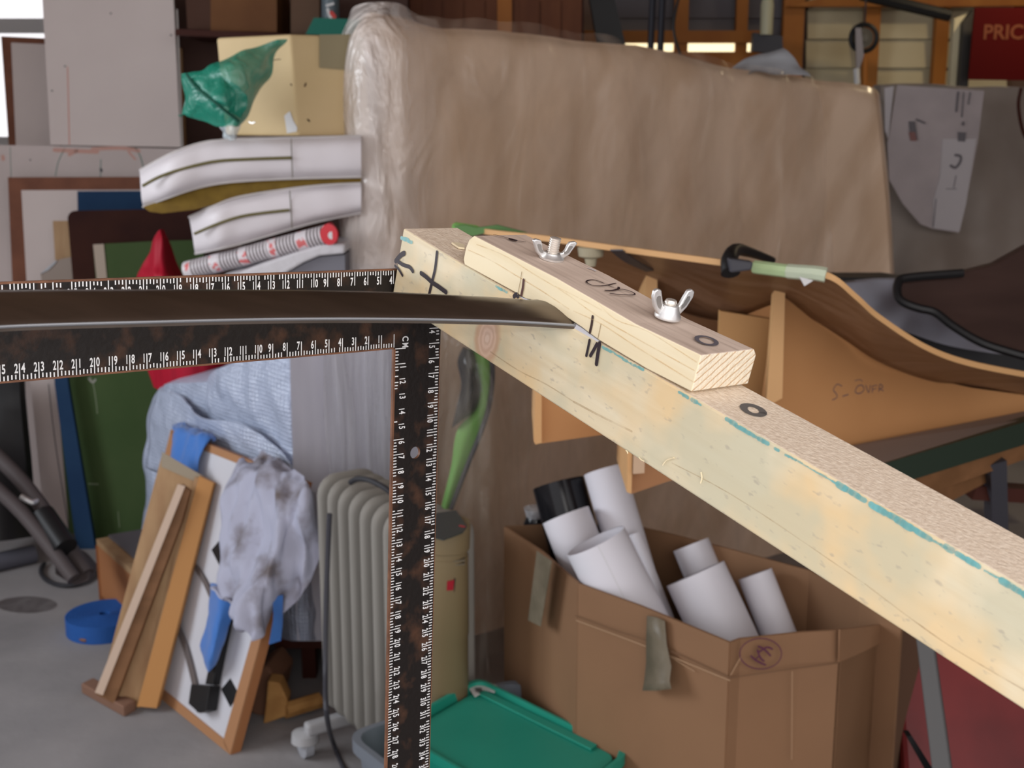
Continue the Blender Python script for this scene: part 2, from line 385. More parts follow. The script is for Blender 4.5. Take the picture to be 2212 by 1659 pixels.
def bubblemat():
    m = mat('bubble_wrap', (.45, .51, .65), .3, spec=.8); nt = m.node_tree; N = nt.nodes; L = nt.links; b = N['Principled BSDF']
    tc = N.new('ShaderNodeTexCoord'); vo = N.new('ShaderNodeTexVoronoi'); vo.inputs['Scale'].default_value = 95; vo.inputs['Randomness'].default_value = .15
    L.new(tc.outputs['Object'], vo.inputs['Vector'])
    bp = N.new('ShaderNodeBump'); bp.inputs['Strength'].default_value = .9; bp.inputs['Distance'].default_value = .006; bp.invert = True
    nz = N.new('ShaderNodeTexNoise'); nz.inputs['Scale'].default_value = 9; L.new(tc.outputs['Object'], nz.inputs['Vector'])
    b2 = N.new('ShaderNodeBump'); b2.inputs['Strength'].default_value = .8; b2.inputs['Distance'].default_value = .04; L.new(nz.outputs['Fac'], b2.inputs['Height'])
    L.new(vo.outputs['Distance'], bp.inputs['Height']); L.new(b2.outputs[0], bp.inputs['Normal']); L.new(bp.outputs[0], b.inputs['Normal'])
    return m
M['bubble'] = bubblemat()

# ================================================================== THE ROOM
BY = 6.4
def struct(name, geo, m, **k): return mk(name, geo, m, kind='structure', **k)
struct('floor', bx(-3.2, 3.6, -1.5, BY + .2, -.1, 0), M['concrete'])
struct('ceiling', bx(-3.2, 3.6, -.4, BY + .2, 2.75, 2.85), M['brownwood'])
# back wall with the left window opening (x -3..-1.9 , z 1.2..2.3)
wz0, wz1, wx0, wx1 = 1.28, 2.35, -2.95, -1.7
struct('wall_back', merge([bx(-3.2, wx0, BY, BY + .1, 0, 2.8), bx(wx1, 3.6, BY, BY + .1, 0, 2.8), bx(wx0, wx1, BY, BY + .1, 0, wz0), bx(wx0, wx1, BY, BY + .1, wz1, 2.8)]), M['shade_wall'])
win = struct('window_1', merge([bx(wx0, wx1, BY - .03, BY + .02, wz0, wz0 + .05), bx(wx0, wx1, BY - .03, BY + .02, wz1 - .05, wz1), bx(wx0, wx0 + .05, BY - .03, BY + .02, wz0, wz1), bx(wx1 - .05, wx1, BY - .03, BY + .02, wz0, wz1),
                                 bx(wx0, wx1, BY - .03, BY + .02, 1.83, 1.90)]), M['offwhite'])
struct('wall_right', bx(3.5, 3.6, -.4, BY, 0, 2.8), M['shade_wall'])
# left wall with a window opening
struct('wall_left', merge([bx(-3.1, -3.0, -.4, .9, 0, 2.8), bx(-3.1, -3.0, 2.9, BY, 0, 2.8), bx(-3.1, -3.0, .9, 2.9, 0, 1.15), bx(-3.1, -3.0, .9, 2.9, 2.35, 2.8)]), M['white_board'])
# weatherboard cladding of the far right corner, seen from inside
for i in range(9):
    z0 = 1.2 + i * .15
    a = at(1725, 100, BY - .06); b = at(2060, 100, BY - .06)
gs = []
for i in range(8):
    z0 = 1.25 + i * .138
    gs.append(prism([(1.45, BY - .05, z0), (2.45, BY - .05, z0), (2.45, BY - .02, z0 + .136), (1.45, BY - .02, z0 + .136)], (0, .02, 0)))
struct('trim_1', merge(gs), M['weather'])
gs = []
for i in range(8):
    z0 = 1.30 + i * .15
    gs.append(prism([(.42, BY - .05, z0), (1.42, BY - .05, z0), (1.42, BY - .02, z0 + .148), (.42, BY - .02, z0 + .148)], (0, .02, 0)))
struct('trim_2', merge(gs), mat('grey_boards', (.13, .12, .13), .8))
def stud(px0, px1, py0, py1, Y, m=None, n=None, t=.05):
    a = at(px0, py0, Y); b = at(px1, py0, Y); c = at(px0, py1, Y)
    struct(n, bx(a.x, b.x, Y, Y + t, c.z, a.z), m or M['pineorange'])
stud(1462, 1492, -120, 560, BY - .12, n='trim_3')
stud(1597, 1622, -120, 560, BY - .12, n='trim_4')
stud(1700, 1745, -120, 560, BY - .12, n='trim_5')
stud(1880, 1912, -120, 560, BY - .12, n='trim_6')
stud(2028, 2056, -20, 560, BY - .12, n='trim_7')
a = at(1250, 62, BY - .13); b = at(1620, 88, BY - .13)
# high strip window with orange rails
z1 = at(1430, 88, BY - .1).z; z0 = at(1430, 122, BY - .1).z
struct('window_2', merge([bx(.35, 1.22, BY - .15, BY - .1, z1 - .012, z1 + .045), bx(.35, 1.22, BY - .15, BY - .1, z0 - .06, z0 + .02)]), M['pineorange'])
mw = bpy.data.materials.new('daylight_pane'); mw.use_nodes = True
e_ = mw.node_tree.nodes['Principled BSDF']; e_.inputs['Emission Color'].default_value = (1, .85, .5, 1); e_.inputs['Emission Strength'].default_value = 1.6
struct('window_3', bx(.35, 1.22, BY - .09, BY - .085, z0 + .02, z1 - .012), mw)
struct('trim_8', prism([at(1830, -20, BY - .2), at(2240, -20, BY - .2), at(2240, 12, BY - .2), at(2060, 14, BY - .2), at(1700, 14, BY - .2)], (0, .05, 0)), M['pineorange'])
mk('steel_brace', tube([at(1860, -12, 5.9), at(2052, 34, 5.9)], .027, 8), M['black'], label='dark diagonal roof brace above the pale weatherboards', cat='brace')
mk('dark_post', prism([at(1272, -10, 5.6), at(1326, -10, 5.6), at(1352, 100, 5.6), at(1292, 100, 5.6)], (0, .06, 0)), M['black'], label='wide black slanting post behind the wrapped slab', cat='post')
for x, lb in ((1409, 'left one of two thin dark rods beside the strip window'), (1430, 'right one of two thin dark rods beside the strip window')):
    mk('thin_rod', cyl(at(x + 2, -15, 5.5), at(x - 4, 115, 5.5), .014, n=8), mat('rod', (.02, .02, .03), .5), label=lb, cat='rod')
mk('cable', tube([at(1467, -10, 5.4), at(1455, 60, 5.4), at(1470, 120, 5.4)], .006, 6, 10), M['black'], label='thin black cable hanging in front of the orange stud', cat='cable')
# timber doors at the back, top centre
t = thing('wooden_cupboard', 'reddish brown wooden cupboard with boarded doors above the wrapped slab', 'cupboard', at(1030, 70, 5.4))
z0c, z1c = at(1000, 120, 5.4).z, at(1000, -30, 5.4).z
xa, xb, xm = at(880, 0, 5.4).x, at(1262, 0, 5.4).x, at(1090, 0, 5.4).x
M['redwood'] = mat('red_wood', (.14, .042, .012), .6, col2=(.11, .03, .008), sc=14, stretch=(1, 1, .3))
mk('carcass', bx(xa, xb, 5.43, 5.8, z0c, z1c), M['darkshelf'], t)
for q0, q1 in ((xa + .01, xm - .012), (xm + .012, xb - .01)):
    d = mk('door', bx(q0, q1, 5.40, 5.425, z0c + .01, z1c - .01), M['redwood'], t)
    mk('door_board', merge([bx(q0 + .05 + k * .09, q0 + .13 + k * .09, 5.39, 5.40, z0c + .02, z1c - .06) for k in range(int((q1 - q0 - .05) / .09))]), M['redwood'], d)
mk('middle_post', bx(xm - .03, xm + .03, 5.385, 5.42, z0c, z1c), M['pineorange'], t)
for i in range(0): pass

# bottle hung near the roof, wheel, clamp, sign
t = thing('spray_bottle', 'pale bottle with dark base hung below the roof', 'bottle', at(1655, 72, 5.9))
mk('body', rings(at(1655, 75, 5.9), (0, 0, 1), [(0, .028), (.13, .03), (.17, .022), (.2, .014)]), mat('pale_bottle', (.5, .48, .33), .4), t, smooth=True)
mk('bracket', prism([at(1628, 70, 5.92), at(1690, 78, 5.92), at(1692, 120, 5.92), at(1625, 110, 5.92)], (0, .05, 0)), M['darkgrey'], t)
t = thing('pulley_wheel', 'dark round pulley wheel hanging before the pale weatherboards', 'pulley', at(1862, 110, 5.8))
pc = at(1866, 82, 5.8)
mk('rim', tube([pc + Vector((cos(a) * .058, 0, sin(a) * .058)) for a in [i * pi / 16 for i in range(33)]], .011, 8), M['black'], t, smooth=True)
mk('hub', rings(pc + Vector((0, .01, 0)), (0, -1, 0), [(0, .045), (.008, .045), (.01, .02), (.02, .018)]), mat('hub', (.11, .10, .08), .4, metal=.6), t, smooth=True)
mk('fork', prism([at(1848, 60, 5.77), at(1860, 60, 5.77), at(1866, 120, 5.77), at(1856, 150, 5.77), at(1850, 150, 5.77)], (0, .01, 0)), mat('fork', (.22, .2, .2), .4, metal=.7), t)
mk('bright_shackle', cyl(at(1850, 148, 5.7), at(1852, 182, 5.7), .014, n=12), M['offwhite'], t, smooth=True)
mk('hanging_cord', cyl(pc + Vector((0, 0, .05)), Vector((pc.x, pc.y, 2.76)), .004, n=6), M['rubber'], t)
mk('orange_block', cyl(at(1868, 120, 5.9), at(1868, 182, 5.9), .012, n=10), M['pineorange'], t)
t = thing('red_sign', 'dark red metal sign with faded gold letters on the right wall', 'sign', at(2150, 175, 5.6))
sy = 5.6
p0 = at(2106, 16, sy); p1 = at(2520, 16, sy); p2 = at(2520, 178, sy); p3 = at(2092, 172, sy)
mk('panel', prism([p0, p1, p2, p3], (0, .012, 0)), M['redsign'], t)
def textgeo(s, font_size=1.0, bold=.0):
    c = bpy.data.curves.new('t', 'FONT'); c.body = s; c.size = font_size; c.offset = bold; c.resolution_u = 3
    o = bpy.data.objects.new('t', c); COL.objects.link(o)
    dg = bpy.context.evaluated_depsgraph_get(); me = bpy.data.meshes.new_from_object(o.evaluated_get(dg))
    V = [v.co.copy() for v in me.vertices]; F = [tuple(p.vertices) for p in me.polygons]
    bpy.data.objects.remove(o); bpy.data.curves.remove(c); bpy.data.meshes.remove(me)
    return V, F
def place(geo, O, ex, ey, off=Vector((0, 0, 0))): return [O + ex * v.x + ey * v.y + off for v in geo[0]], geo[1]
g = textgeo('PRICE LIST', .085, .002)
mk('lettering', place(g, at(2122, 84, sy) + Vector((0, -.002, 0)), Vector((1.0, 0, 0)), Vector((0, 0, 1))), M['goldprint'], t)
mk('door_post', prism([at(2062, 40, 5.75), at(2088, 30, 5.75), at(2030, fpx(0, 5.75), 5.75), at(1998, fpx(0, 5.75), 5.75)], (0, .04, 0)), M['weather'], label='pale post standing between the weatherboards and the red sign', cat='post')
mk('black_channel', prism([at(2082, 48, 5.7), at(2103, 20, 5.7), at(2040, fpx(0, 5.7), 5.7), at(2018, fpx(0, 5.7), 5.7)], (0, .04, 0)), mat('chan', (.05, .045, .04), .5), label='dark upright channel along the left edge of the red sign', cat='channel')

# ================================================================== LEFT: boards leaning on the wall
def leanboard(name, px, Yb, Yt, t, m, label, cat, **k):
    g, A, n = lean(px, Yb, Yt, t)
    return mk(name, g, m, label=label, cat=cat, **k), A, n
def on(A, n, px, t, lift=.001):
    n_ = n if n.dot(A - CAM) > 0 else -n
    pts = [onp(x, y, A - n_ * (t + lift), n_) for x, y in px]
    return prism(pts, n_ * t)
def face(px, A, n, lift=.002): return on(A, n, px, .002, lift)
# tall white panel top left
t = thing('white_wall_panel', 'tall plain white panel standing in front of the left window', 'panel', at(240, 318, 4.9))
g, A, n = lean([(88, -60), (372, -60), (390, 318), (109, 313)], 4.85, 4.95, .02)
mk('sheet', g, M['lam_board'], t)
mk('seam', strokes([([(146, 145), (150, 312)], 2.2)], A, n), M['redmark'], t)
for x, y in ((239, 29), (140, 143), (112, 196), (369, 76)): mk('screw', strokes([([(x, y), (x + 1, y)], 3.5)], A, n), M['darkgrey'], t)
mk('edge_strip', on(A, n, [(380, 20), (384, 20), (396, 318), (390, 318)], .003), mat('edge', (.3, .27, .25), .5), t)
t = thing('framed_white_panel', 'white panel with brown border beside the left window', 'panel', at(60, 312, 5.3))
g, A, n = lean([(2, 78), (130, 84), (130, 330), (20, 330)], 5.3, 5.4, .02)
mk('frame', g, M['brown_frame'], t)
mk('sheet', on(A, n, [(24, 92), (130, 97), (130, 330), (35, 330)], .004), M['lam_board'], t)
mk('tan_batten', prism([at(385, 104, 5.0), at(392, 104, 5.0), at(401, 322, 5.0), at(393, 322, 5.0)], (0, .02, 0)), M['tan'], label='narrow tan batten upright against the right edge of the white panel', cat='batten')
# wide white board with pencil and red marks
t = thing('marked_board', 'wide white board with red stains and pencil lines above the brown frame', 'board', at(200, 1150, 4.05))
g, A, n = lean([(-60, 312), (430, 322), (520, 322), (520, fpx(0, 4.62)), (-60, fpx(0, 4.62))], 4.62, 4.85, .018)
mk('sheet', g, M['white_board'], t)
for q_s in ([([(118, 324), (160, 326), (210, 328)], 9), ([(150, 334), (165, 326)], 8), ([(200, 322), (262, 320), (300, 326)], 8), ([(278, 328), (292, 344)], 5), ([(6, 338), (7, 344)], 8)]): mk('red_stain', strokes([q_s], A, n), M['palered'], t)
for q_s in ([([(140, 320), (126, 350), (120, 380)], 2), ([(293, 320), (304, 340), (312, 372)], 2.5), ([(218, 345), (217, 382)], 2), ([(22, 318), (24, 384)], 1.5)]): mk('pencil_line', strokes([q_s], A, n), M['pencil'], t)
for q_s in (([(218, 366), (219, 369)], 6), ([(65, 345), (66, 346)], 3)): mk('screw', strokes([q_s], A, n), M['darkgrey'], t)
# brown framed board
t = thing('brown_framed_board', 'large board in a brown frame with white face below the red stains', 'board', at(150, 1130, 3.9))
g, A, n = lean([(17, 383), (330, 382), (420, 382), (420, fpx(0, 4.55)), (40, fpx(0, 4.55)), (28, 640)], 4.55, 4.74, .02)
mk('frame', g, M['brown_frame'], t)
mk('sheet', on(A, n, [(46, 411), (420, 409), (420, 1000), (80, 1000)], .004), M['lam_board'], t)
mk('blue_board', lean([(167, 413), (420, 412), (420, fpx(0, 4.5)), (180, fpx(0, 4.5))], 4.5, 4.64, .015)[0], M['blue_board'], label='blue board standing behind the dark brown board', cat='board')
mk('tan_offcut', lean([(114, 477), (150, 477), (190, fpx(0, 4.46)), (150, fpx(0, 4.46))], 4.46, 4.58, .012)[0], M['tan'], label='narrow tan offcut left of the dark brown board', cat='offcut')
g, A, n = lean([(88, 590), (100, 582), (130, 560), (165, 553), (200, 560), (220, fpx(0, 4.42)), (130, fpx(0, 4.42))], 4.42, 4.52, .01)
mk('clear_offcut', g, mat('grey_brown', (.26, .2, .16), .4), label='grey brown sheet with a pale curved top edge under the tan offcut', cat='sheet')
mk('pale_rim', on(A, n, [(86, 592), (100, 580), (124, 560), (120, 568), (104, 584)], .004), M['purplewhite'], bpy.data.objects['clear_offcut'])
# dark brown board with rounded corner
pts = [(146, 470), (149, 462), (155, 457), (163, 455), (440, 450), (440, fpx(0, 4.38)), (200, fpx(0, 4.38))]
leanboard('dark_brown_board', pts, 4.38, 4.48, .02, M['dark_brown'], 'dark brown board with a rounded corner behind the red cloth', 'board')
t = thing('green_board', 'green panel with cream left edge in front of the dark brown board', 'panel', at(300, 700, 3.6))
g, A, n = lean([(201, 528), (330, 521), (440, 518), (440, fpx(0, 4.32)), (250, fpx(0, 4.32))], 4.32, 4.4, .02)
mk('panel', g, M['green_board'], t)
mk('edge_strip', on(A, n, [(201, 528), (224, 527), (240, 700), (219, 700)], .004), mat('cream_edge', (.42, .34, .27), .6), t)
t = thing('large_green_board', 'large dark green board standing on the floor beside the blue plank', 'board', onz(260, 1168, 0))
yb = onz(260, 1165, 0).y
g, A, n = lean([(110, 690), (440, 690), (440, 1120), (330, 1147), (205, 1168), (150, 1150)], yb, yb + .13, .02)
mk('panel', g, M['green_board'], t)
mk('scratch', strokes([([(193, 812), (201, 828), (208, 870), (210, 893)], 2), ([(255, 1105), (258, 1139)], 1.5), ([(192, 1045), (212, 1046)], 3)], A, n), mat('scratch', (.2, .24, .15), .7), t)
mk('hook', strokes([([(192, 818), (200, 826), (206, 820)], 4)], A, n), mat('putty', (.35, .34, .3), .6), t)
leanboard('blue_plank', [(112, 700), (137, 700), (147, 830), (206, 1186), (166, 1190), (118, 830)], yb - .1, yb + .06, .02, M['blue_board'], 'long blue plank leaning beside the large green board', 'plank')
def vplank(px, Y, Yt, label, m='white_board'):
    g, A, n = lean(px, Y, Yt, .018)
    return mk('white_plank', g, M[m], label=label, cat='plank'), A, n
vplank([(28, 700), (62, 700), (68, 830), (92, 1090), (60, 1060), (33, 830)], onz(92, 1090, 0).y, onz(92, 1090, 0).y + .05, 'outermost left white plank with a dark gap beside it')
t = thing('grooved_plank', 'pale plank with a thin groove left of the blue plank', 'plank', at(125, 1150, 3.9))
yg = onz(162, 1152, 0).y; g, A, n = lean([(58, 700), (112, 700), (121, 830), (162, 1152), (96, 1130), (66, 830)], yg, yg + .12, .018)
mk('panel', g, M['white_board'], t)
mk('groove', strokes([([(105, 830), (120, 960), (150, 1150)], 2)], A, n), M['darkgrey'], t)
mk('dark_cloth', surf([[(-80, 820, 4.05), (0, 815, 4.05), (40, 820, 4.08)], [(-80, 940, 4.0), (0, 950, 4.0), (52, 960, 4.02)], [(-80, 1180, 3.8), (0, 1170, 3.75), (75, 1160, 3.85)]], 10, 10, .02, 5, back=(0, .05, 0)), M['black'], label='black cloth heap in the far left corner', cat='cloth', smooth=True)
# grey tube frame with foam grip
t = thing('tube_frame', 'folded grey tube frame with black foam grip on the floor at left', 'frame', onz(150, 1250, 0))
def leanpt(x, y, Y): return at(x, y, Y)
mk('tube', tube([at(-60, 935, 3.5), at(60, 1055, 3.42), at(188, 1240, 3.25)], .022, 12, 10), M['greytube'], t, smooth=True)
mk('tube', tube([at(-60, 1010, 3.35), at(50, 1110, 3.3), at(160, 1250, 3.2)], .02, 12, 10), M['greytube'], t, smooth=True)
mk('foam_grip', tube([at(92, 1112, 3.33), at(142, 1184, 3.25)], .034, 14, 4), M['black'], t, smooth=True)
mk('foot', surf([[(118, 1205, 3.3), (165, 1195, 3.3), (196, 1225, 3.27)], [(120, 1240, 3.2), (160, 1262, 3.2), (190, 1255, 3.2)]], 6, 8, 0, back=(0, .05, -.01)), M['greytube'], t, smooth=True)
mk('lever', tube([at(45, 1072, 3.36), at(70, 1085, 3.36), at(88, 1078, 3.4)], .008, 8, 8), M['steel'], t)
lp = [onz(145 + 57 * cos(a), 1233 + 32 * sin(a), .01) for a in [i * 2 * pi / 24 for i in range(-7, 15)]]
mk('black_cable', tube(lp, .007, 8), M['rubber'], label='loop of black cable around the foot of the tube frame', cat='cable', smooth=True)
mk('pale_tube', tube([onz(-40, 1222, .03), onz(30, 1206, .03), onz(75, 1196, .03)], .03, 10, 8), mat('pt', (.09, .09, .11), .7), label='short pale tube lying at the left edge on the floor', cat='tube', smooth=True)
# crate with grey mat
t = thing('wooden_crate', 'low open wooden crate with a grey mat on top below the green board', 'crate', onz(260, 1290, 0))
top = .22
def cz(x, y, z): return onz(x, y, z)
zc = .19
tl = cz(208, 1164, zc); tr = cz(380, 1135, zc); bl = cz(300, 1245, zc)
dirR = (tr - tl); dirR.z = 0; dirF = (bl - tl); dirF.z = 0
mk('top_board', pbox(tl, dirR, dirF, (0, 0, -.018)), M['tan'], t)
mk('side', pbox(tl + Vector((0, 0, -.018)), dirF, (.012, .006, 0), (0, 0, -.172)), M['crate'], t)
mk('back_panel', pbox(tl + Vector((0, 0, -.018)), dirR, (0, -.012, 0), (0, 0, -.172)), M['crate'], t)
mk('floor_board', pbox(tl + Vector((0, 0, -.19)), dirR, dirF, (0, 0, .015)), M['crate'], t)
mk('grey_mat', pbox(tl + dirR * .14 + dirF * .02 + Vector((0, 0, .001)), dirR * .8, dirF * .93, (0, 0, .008)), M['greymat'], label='thin grey mat lying on the open wooden crate', cat='mat')
# blue strap roll
t = thing('strap_roll', 'coiled blue lashing strap lying flat on the concrete floor', 'strap', onz(225, 1365, 0))
c0 = onz(228, 1360, 0)
g = []
for k in range(11):
    r = .018 + k * .0085
    g.append(rings(c0, (0, 0, 1), [(0.001, r - .0035), (0.05, r - .0035), (.051, r), (.05, r + .0035), (.001, r + .0035)], 40, False))
mk('coil', merge(g), M['bluestrap'], t, smooth=True)
mk('hook', tube([onz(200, 1378, .01), onz(182, 1383, .012), onz(166, 1374, .012), onz(172, 1366, .012), onz(186, 1370, .01)], .006, 8, 14), M['rust'], t, smooth=True)
# stain on the floor
fm = film('oil_stain', (.09, .07, .07), .35, .8, 0, 7, opac2=.8)
mk('floor_stain', ([onz(58 + 66 * cos(a), 1306 + 18 * sin(a), .0015) for a in [i * 2 * pi / 24 for i in range(24)]], [tuple(range(24))]), fm, label='dark reddish stain patch on the concrete at left', cat='stain', kind='stuff')

# ================================================================== timber offcuts and drawing board
t = thing('drawing_board', 'white board with brown wooden edges and black diamonds leaning at a slant', 'board', onz(420, 1560, 0))
BB = onz(500, 1630, 0)
bBR = BB; bBL = onz(250, 1428, 0); bTL = at(372, 928, bBL.y + .12)
nb = (bBL - bTL).cross(bBR - bTL).normalized()
if nb.dot(bTL - CAM) < 0: nb = -nb
def bp(x, y, l=0.0): return onp(x, y, bTL, nb) - nb * l
def bpl(x, y, l=0.0): return onp(x, y, bTL - nb * l, nb)      # the pixel met on a plane l in front of the board
bTR = bp(657, 1040)
mk('core', prism([bp(*p) for p in ((372, 928), (657, 1040), (500, 1630), (250, 1428))], nb * .022), M['crate'], t)
mk('white_face', prism([bp(*p) for p in ((386, 946), (642, 1046), (484, 1600), (262, 1420))], -nb * .001), mat('white_lam', (.58, .58, .62), .4), t)
for q in (((372, 928), (657, 1040), (650, 1054), (376, 947)), ((657, 1040), (500, 1630), (484, 1604), (640, 1046)), ((372, 928), (382, 942), (262, 1425), (250, 1428)), ((250, 1428), (262, 1412), (488, 1598), (500, 1630))):
    mk('edging', prism([bp(*p) for p in q], -nb * .004), mat('edging', (.38, .19, .09), .5), t)
for c in ((498, 1497), (477, 1196)):
    x, y = c
    mk('black_diamond', prism([bp(x + 1, y - 32, .0012), bp(x + 19, y + 2, .0012), bp(x + 1, y + 31, .0012), bp(x - 19, y - 8, .0012)], -nb * .0006), M['black'], t)
mk('clamp_bar', merge([prism([bp(494, 1330, .004), bp(508, 1335, .004), bp(478, 1480, .004), bp(462, 1478, .004)], -nb * .02),
                        prism([bp(440, 1478, .004), bp(480, 1482, .004), bp(472, 1535, .004), bp(456, 1540, .004), bp(434, 1520, .004)], -nb * .03)]), M['black'], label='black bar clamp fixed to the lower face of the white board', cat='clamp', bevel=.002)
mk('grey_strip', strokes([([(425, 1225), (445, 1260), (462, 1300)], 12), ([(384, 1350), (402, 1400), (420, 1470), (430, 1530)], 17)], bp(400, 1400, .006), nb, .002), mat('strip', (.2, .18, .18), .4, metal=.5), label='grey curved band along the face of the white board', cat='strip', solid=.002)  # curved grey bands laid over the white face
# planks in front of the board
def plank(px, Yb, Yt, t, m, parent=None, name='plank', **k):
    g, A, n = lean(px, Yb, Yt, t); return mk(name, g, m, parent, **k), A, n
yq = onz(300, 1530, 0).y
t = thing('wooden_trough', 'long wooden trough of a wide board and an orange edge leaning on the white board', 'trough', onz(300, 1530, 0))
PL, A, n = plank([(351, 978), (446, 1034), (300, 1530), (213, 1500)], yq, yq + .17, .012, M['tan'], t, 'wide_board')
mk('side_board', on(A, n, [(430, 1028), (461, 1043), (338, 1530), (296, 1526)], .03), mat('orange_side', (.46, .22, .07), .55), t)
mk('inner_lip', on(A, n, [(421, 1030), (434, 1034), (316, 1500), (304, 1500)], .018), M['tan'], t)
mk('dusty_end', face([(350, 976), (461, 1042), (430, 1044), (348, 1008)], A, n, .004), mat('dust', (.32, .27, .2), .8), t)
t = thing('footed_stick', 'long pale wooden stick with a foot crossbar leaning on the trough', 'stick', onz(225, 1545, 0))
ys = onz(225, 1530, 0).y - .02
PL, A, n = plank([(392, 1047), (410, 1060), (392, 1127), (246, 1520), (208, 1500)], ys, ys + .12, .02, M['brownwood'], t, 'stick')
mk('pale_edge', face([(384, 1046), (400, 1050), (222, 1502), (205, 1496)], A, n, .006), mat('pale_edge', (.56, .42, .32), .6), t)
f0 = onz(176, 1498, .0); f1 = onz(268, 1550, .0)
mk('crossbar', pbox(f0, f1 - f0, (.02, .035, 0), (0, 0, .028)), mat('crossbar', (.22, .12, .08), .7), t, bevel=.004)
# cloths over the corner, in steps off the face of the board
def bsurf(ctrl, nu, nv, disp, sc, seed, stretch, back=None):
    g = smoothgrid([[bpl(*c) for c in r] for r in ctrl], nu, nv, disp, sc, seed, stretch)
    return grid(g) if back is None else closed(g, back)
mk('blue_cloth', bsurf([[(374, 920, -.04), (392, 916, -.05), (425, 926, -.05), (468, 950, -.03)],
                        [(373, 930, .01), (394, 926, .02), (425, 936, .02), (452, 948, .01)],
                        [(372, 965, .02), (393, 965, .03), (415, 975, .03), (434, 990, .02)],
                        [(370, 1000, .02), (390, 1015, .03), (410, 1035, .03), (424, 1045, .02)]], 24, 24, .012, 22, 3, (1.5, 1, .3)),
   M['bluecloth'], label='bright blue cloth draped over the top corner of the white board', cat='cloth', smooth=True, solid=.002)
mk('blue_tail_cloth', bsurf([[(455, 1262, .03), (480, 1270, .05), (512, 1300, .03)], [(446, 1330, .04), (470, 1340, .06), (495, 1350, .03)],
                        [(436, 1402, .04), (458, 1410, .06), (478, 1400, .03)], [(449, 1450, .04), (451, 1451, .04), (455, 1450, .04)]], 16, 12, .008, 20, 5, (1, 1, 1), back=(0, .01, 0)),
   M['bluecloth'], label='blue pointed cloth tail hanging below the stained rag', cat='cloth', smooth=True)
mk('blue_sheet', surf([[(590, 1290, 2.62), (612, 1285, 2.64)], [(588, 1340, 2.6), (608, 1340, 2.62)], [(580, 1392, 2.58), (606, 1384, 2.6)]], 8, 6, .01, 10), M['bluecloth'], label='scrap of blue cloth behind the edge of the white board', cat='cloth', solid=.002)
# stained rag: front lobe and side lobe as one cloth
mk('stained_rag', bsurf([
    [(510, 992, -.02), (540, 986, -.02), (590, 994, -.02), (640, 1016, .01), (664, 1046, .02), (676, 1075, -.03)],
    [(504, 1030, .03), (545, 1030, .05), (590, 1040, .05), (630, 1065, .04), (664, 1100, .03), (684, 1140, -.03)],
    [(488, 1130, .05), (530, 1140, .06), (575, 1150, .06), (612, 1160, .05), (655, 1165, .0), (692, 1195, -.04)],
    [(470, 1215, .06), (510, 1235, .07), (560, 1255, .07), (592, 1235, .05), (640, 1235, .0), (676, 1240, -.03)],
    [(456, 1276, .06), (505, 1308, .08), (545, 1336, .08), (576, 1318, .05), (606, 1290, .0), (650, 1288, -.02)],
    [(464, 1288, .06), (520, 1328, .08), (542, 1384, .08), (566, 1368, .05), (594, 1296, .01), (613, 1326, -.01)]],
    70, 70, .035, 11, 2, (1.8, 1, .35)), M['rag'], label='grey white rag with dark oil stains draped over the white board', cat='rag', smooth=True, solid=.003)
# wood block, plank under the stool
t = thing('split_log', 'short split block of firewood with pale face on the floor', 'log', onz(580, 1565, 0))
y0 = onz(580, 1562, 0).y
mk('bark', prism([at(547, 1452, y0 + .05), at(575, 1437, y0 + .06), at(600, 1470, y0 + .05), at(578, 1555, y0 + .04), at(540, 1540, y0 + .04)], (.02, .12, 0)), mat('bark', (.15, .07, .04), .8), t, bevel=.006)
mk('split_face', prism([at(578, 1472, y0), at(604, 1476, y0), at(621, 1512, y0), at(618, 1548, y0), at(568, 1566, y0), at(574, 1520, y0)], (0, .05, 0)), M['yellowwood'], t, bevel=.004)
mk('wood_stick', cyl(onz(615, 1535, .03), onz(690, 1512, .03), .02, n=8), M['yellowwood'], label='short round stick lying behind the split log', cat='stick')
# ================================================================== wrapped block on a dark stool
yw = 2.95
t = thing('dark_stool', 'dark wooden stool under the bubble wrapped block', 'stool', (-.46, yw + .1, 0))
sx0, sx1 = at(590, 1385, yw).x, at(900, 1385, yw).x; zs = at(600, 1384, yw).z
mk('seat', bx(sx0, sx1, yw + .02, yw + .45, zs - .03, zs), M['darkshelf'], t)
for x in (sx0 + .06, sx1 - .05):
    for y in (yw + .06, yw + .38):
        mk('leg', bx(x, x + .035, y, y + .035, 0, zs - .03), M['darkshelf'], t)
mk('rail', bx(sx0 + .06, sx1, yw + .07, yw + .09, .1, .14), M['darkshelf'], t)
mk('dark_box', bx(sx0 + .12, sx1, yw + .14, yw + .36, 0, .26), mat('dim_box', (.09, .05, .035), .8), label='dark box standing under the stool behind the split log', cat='box')
t = thing('wrapped_block', 'tall block wrapped in bluish bubble wrap behind the radiator', 'package', (-.45, yw + .1, zs))
def W(x, y, Y=yw): return (x, y, Y)
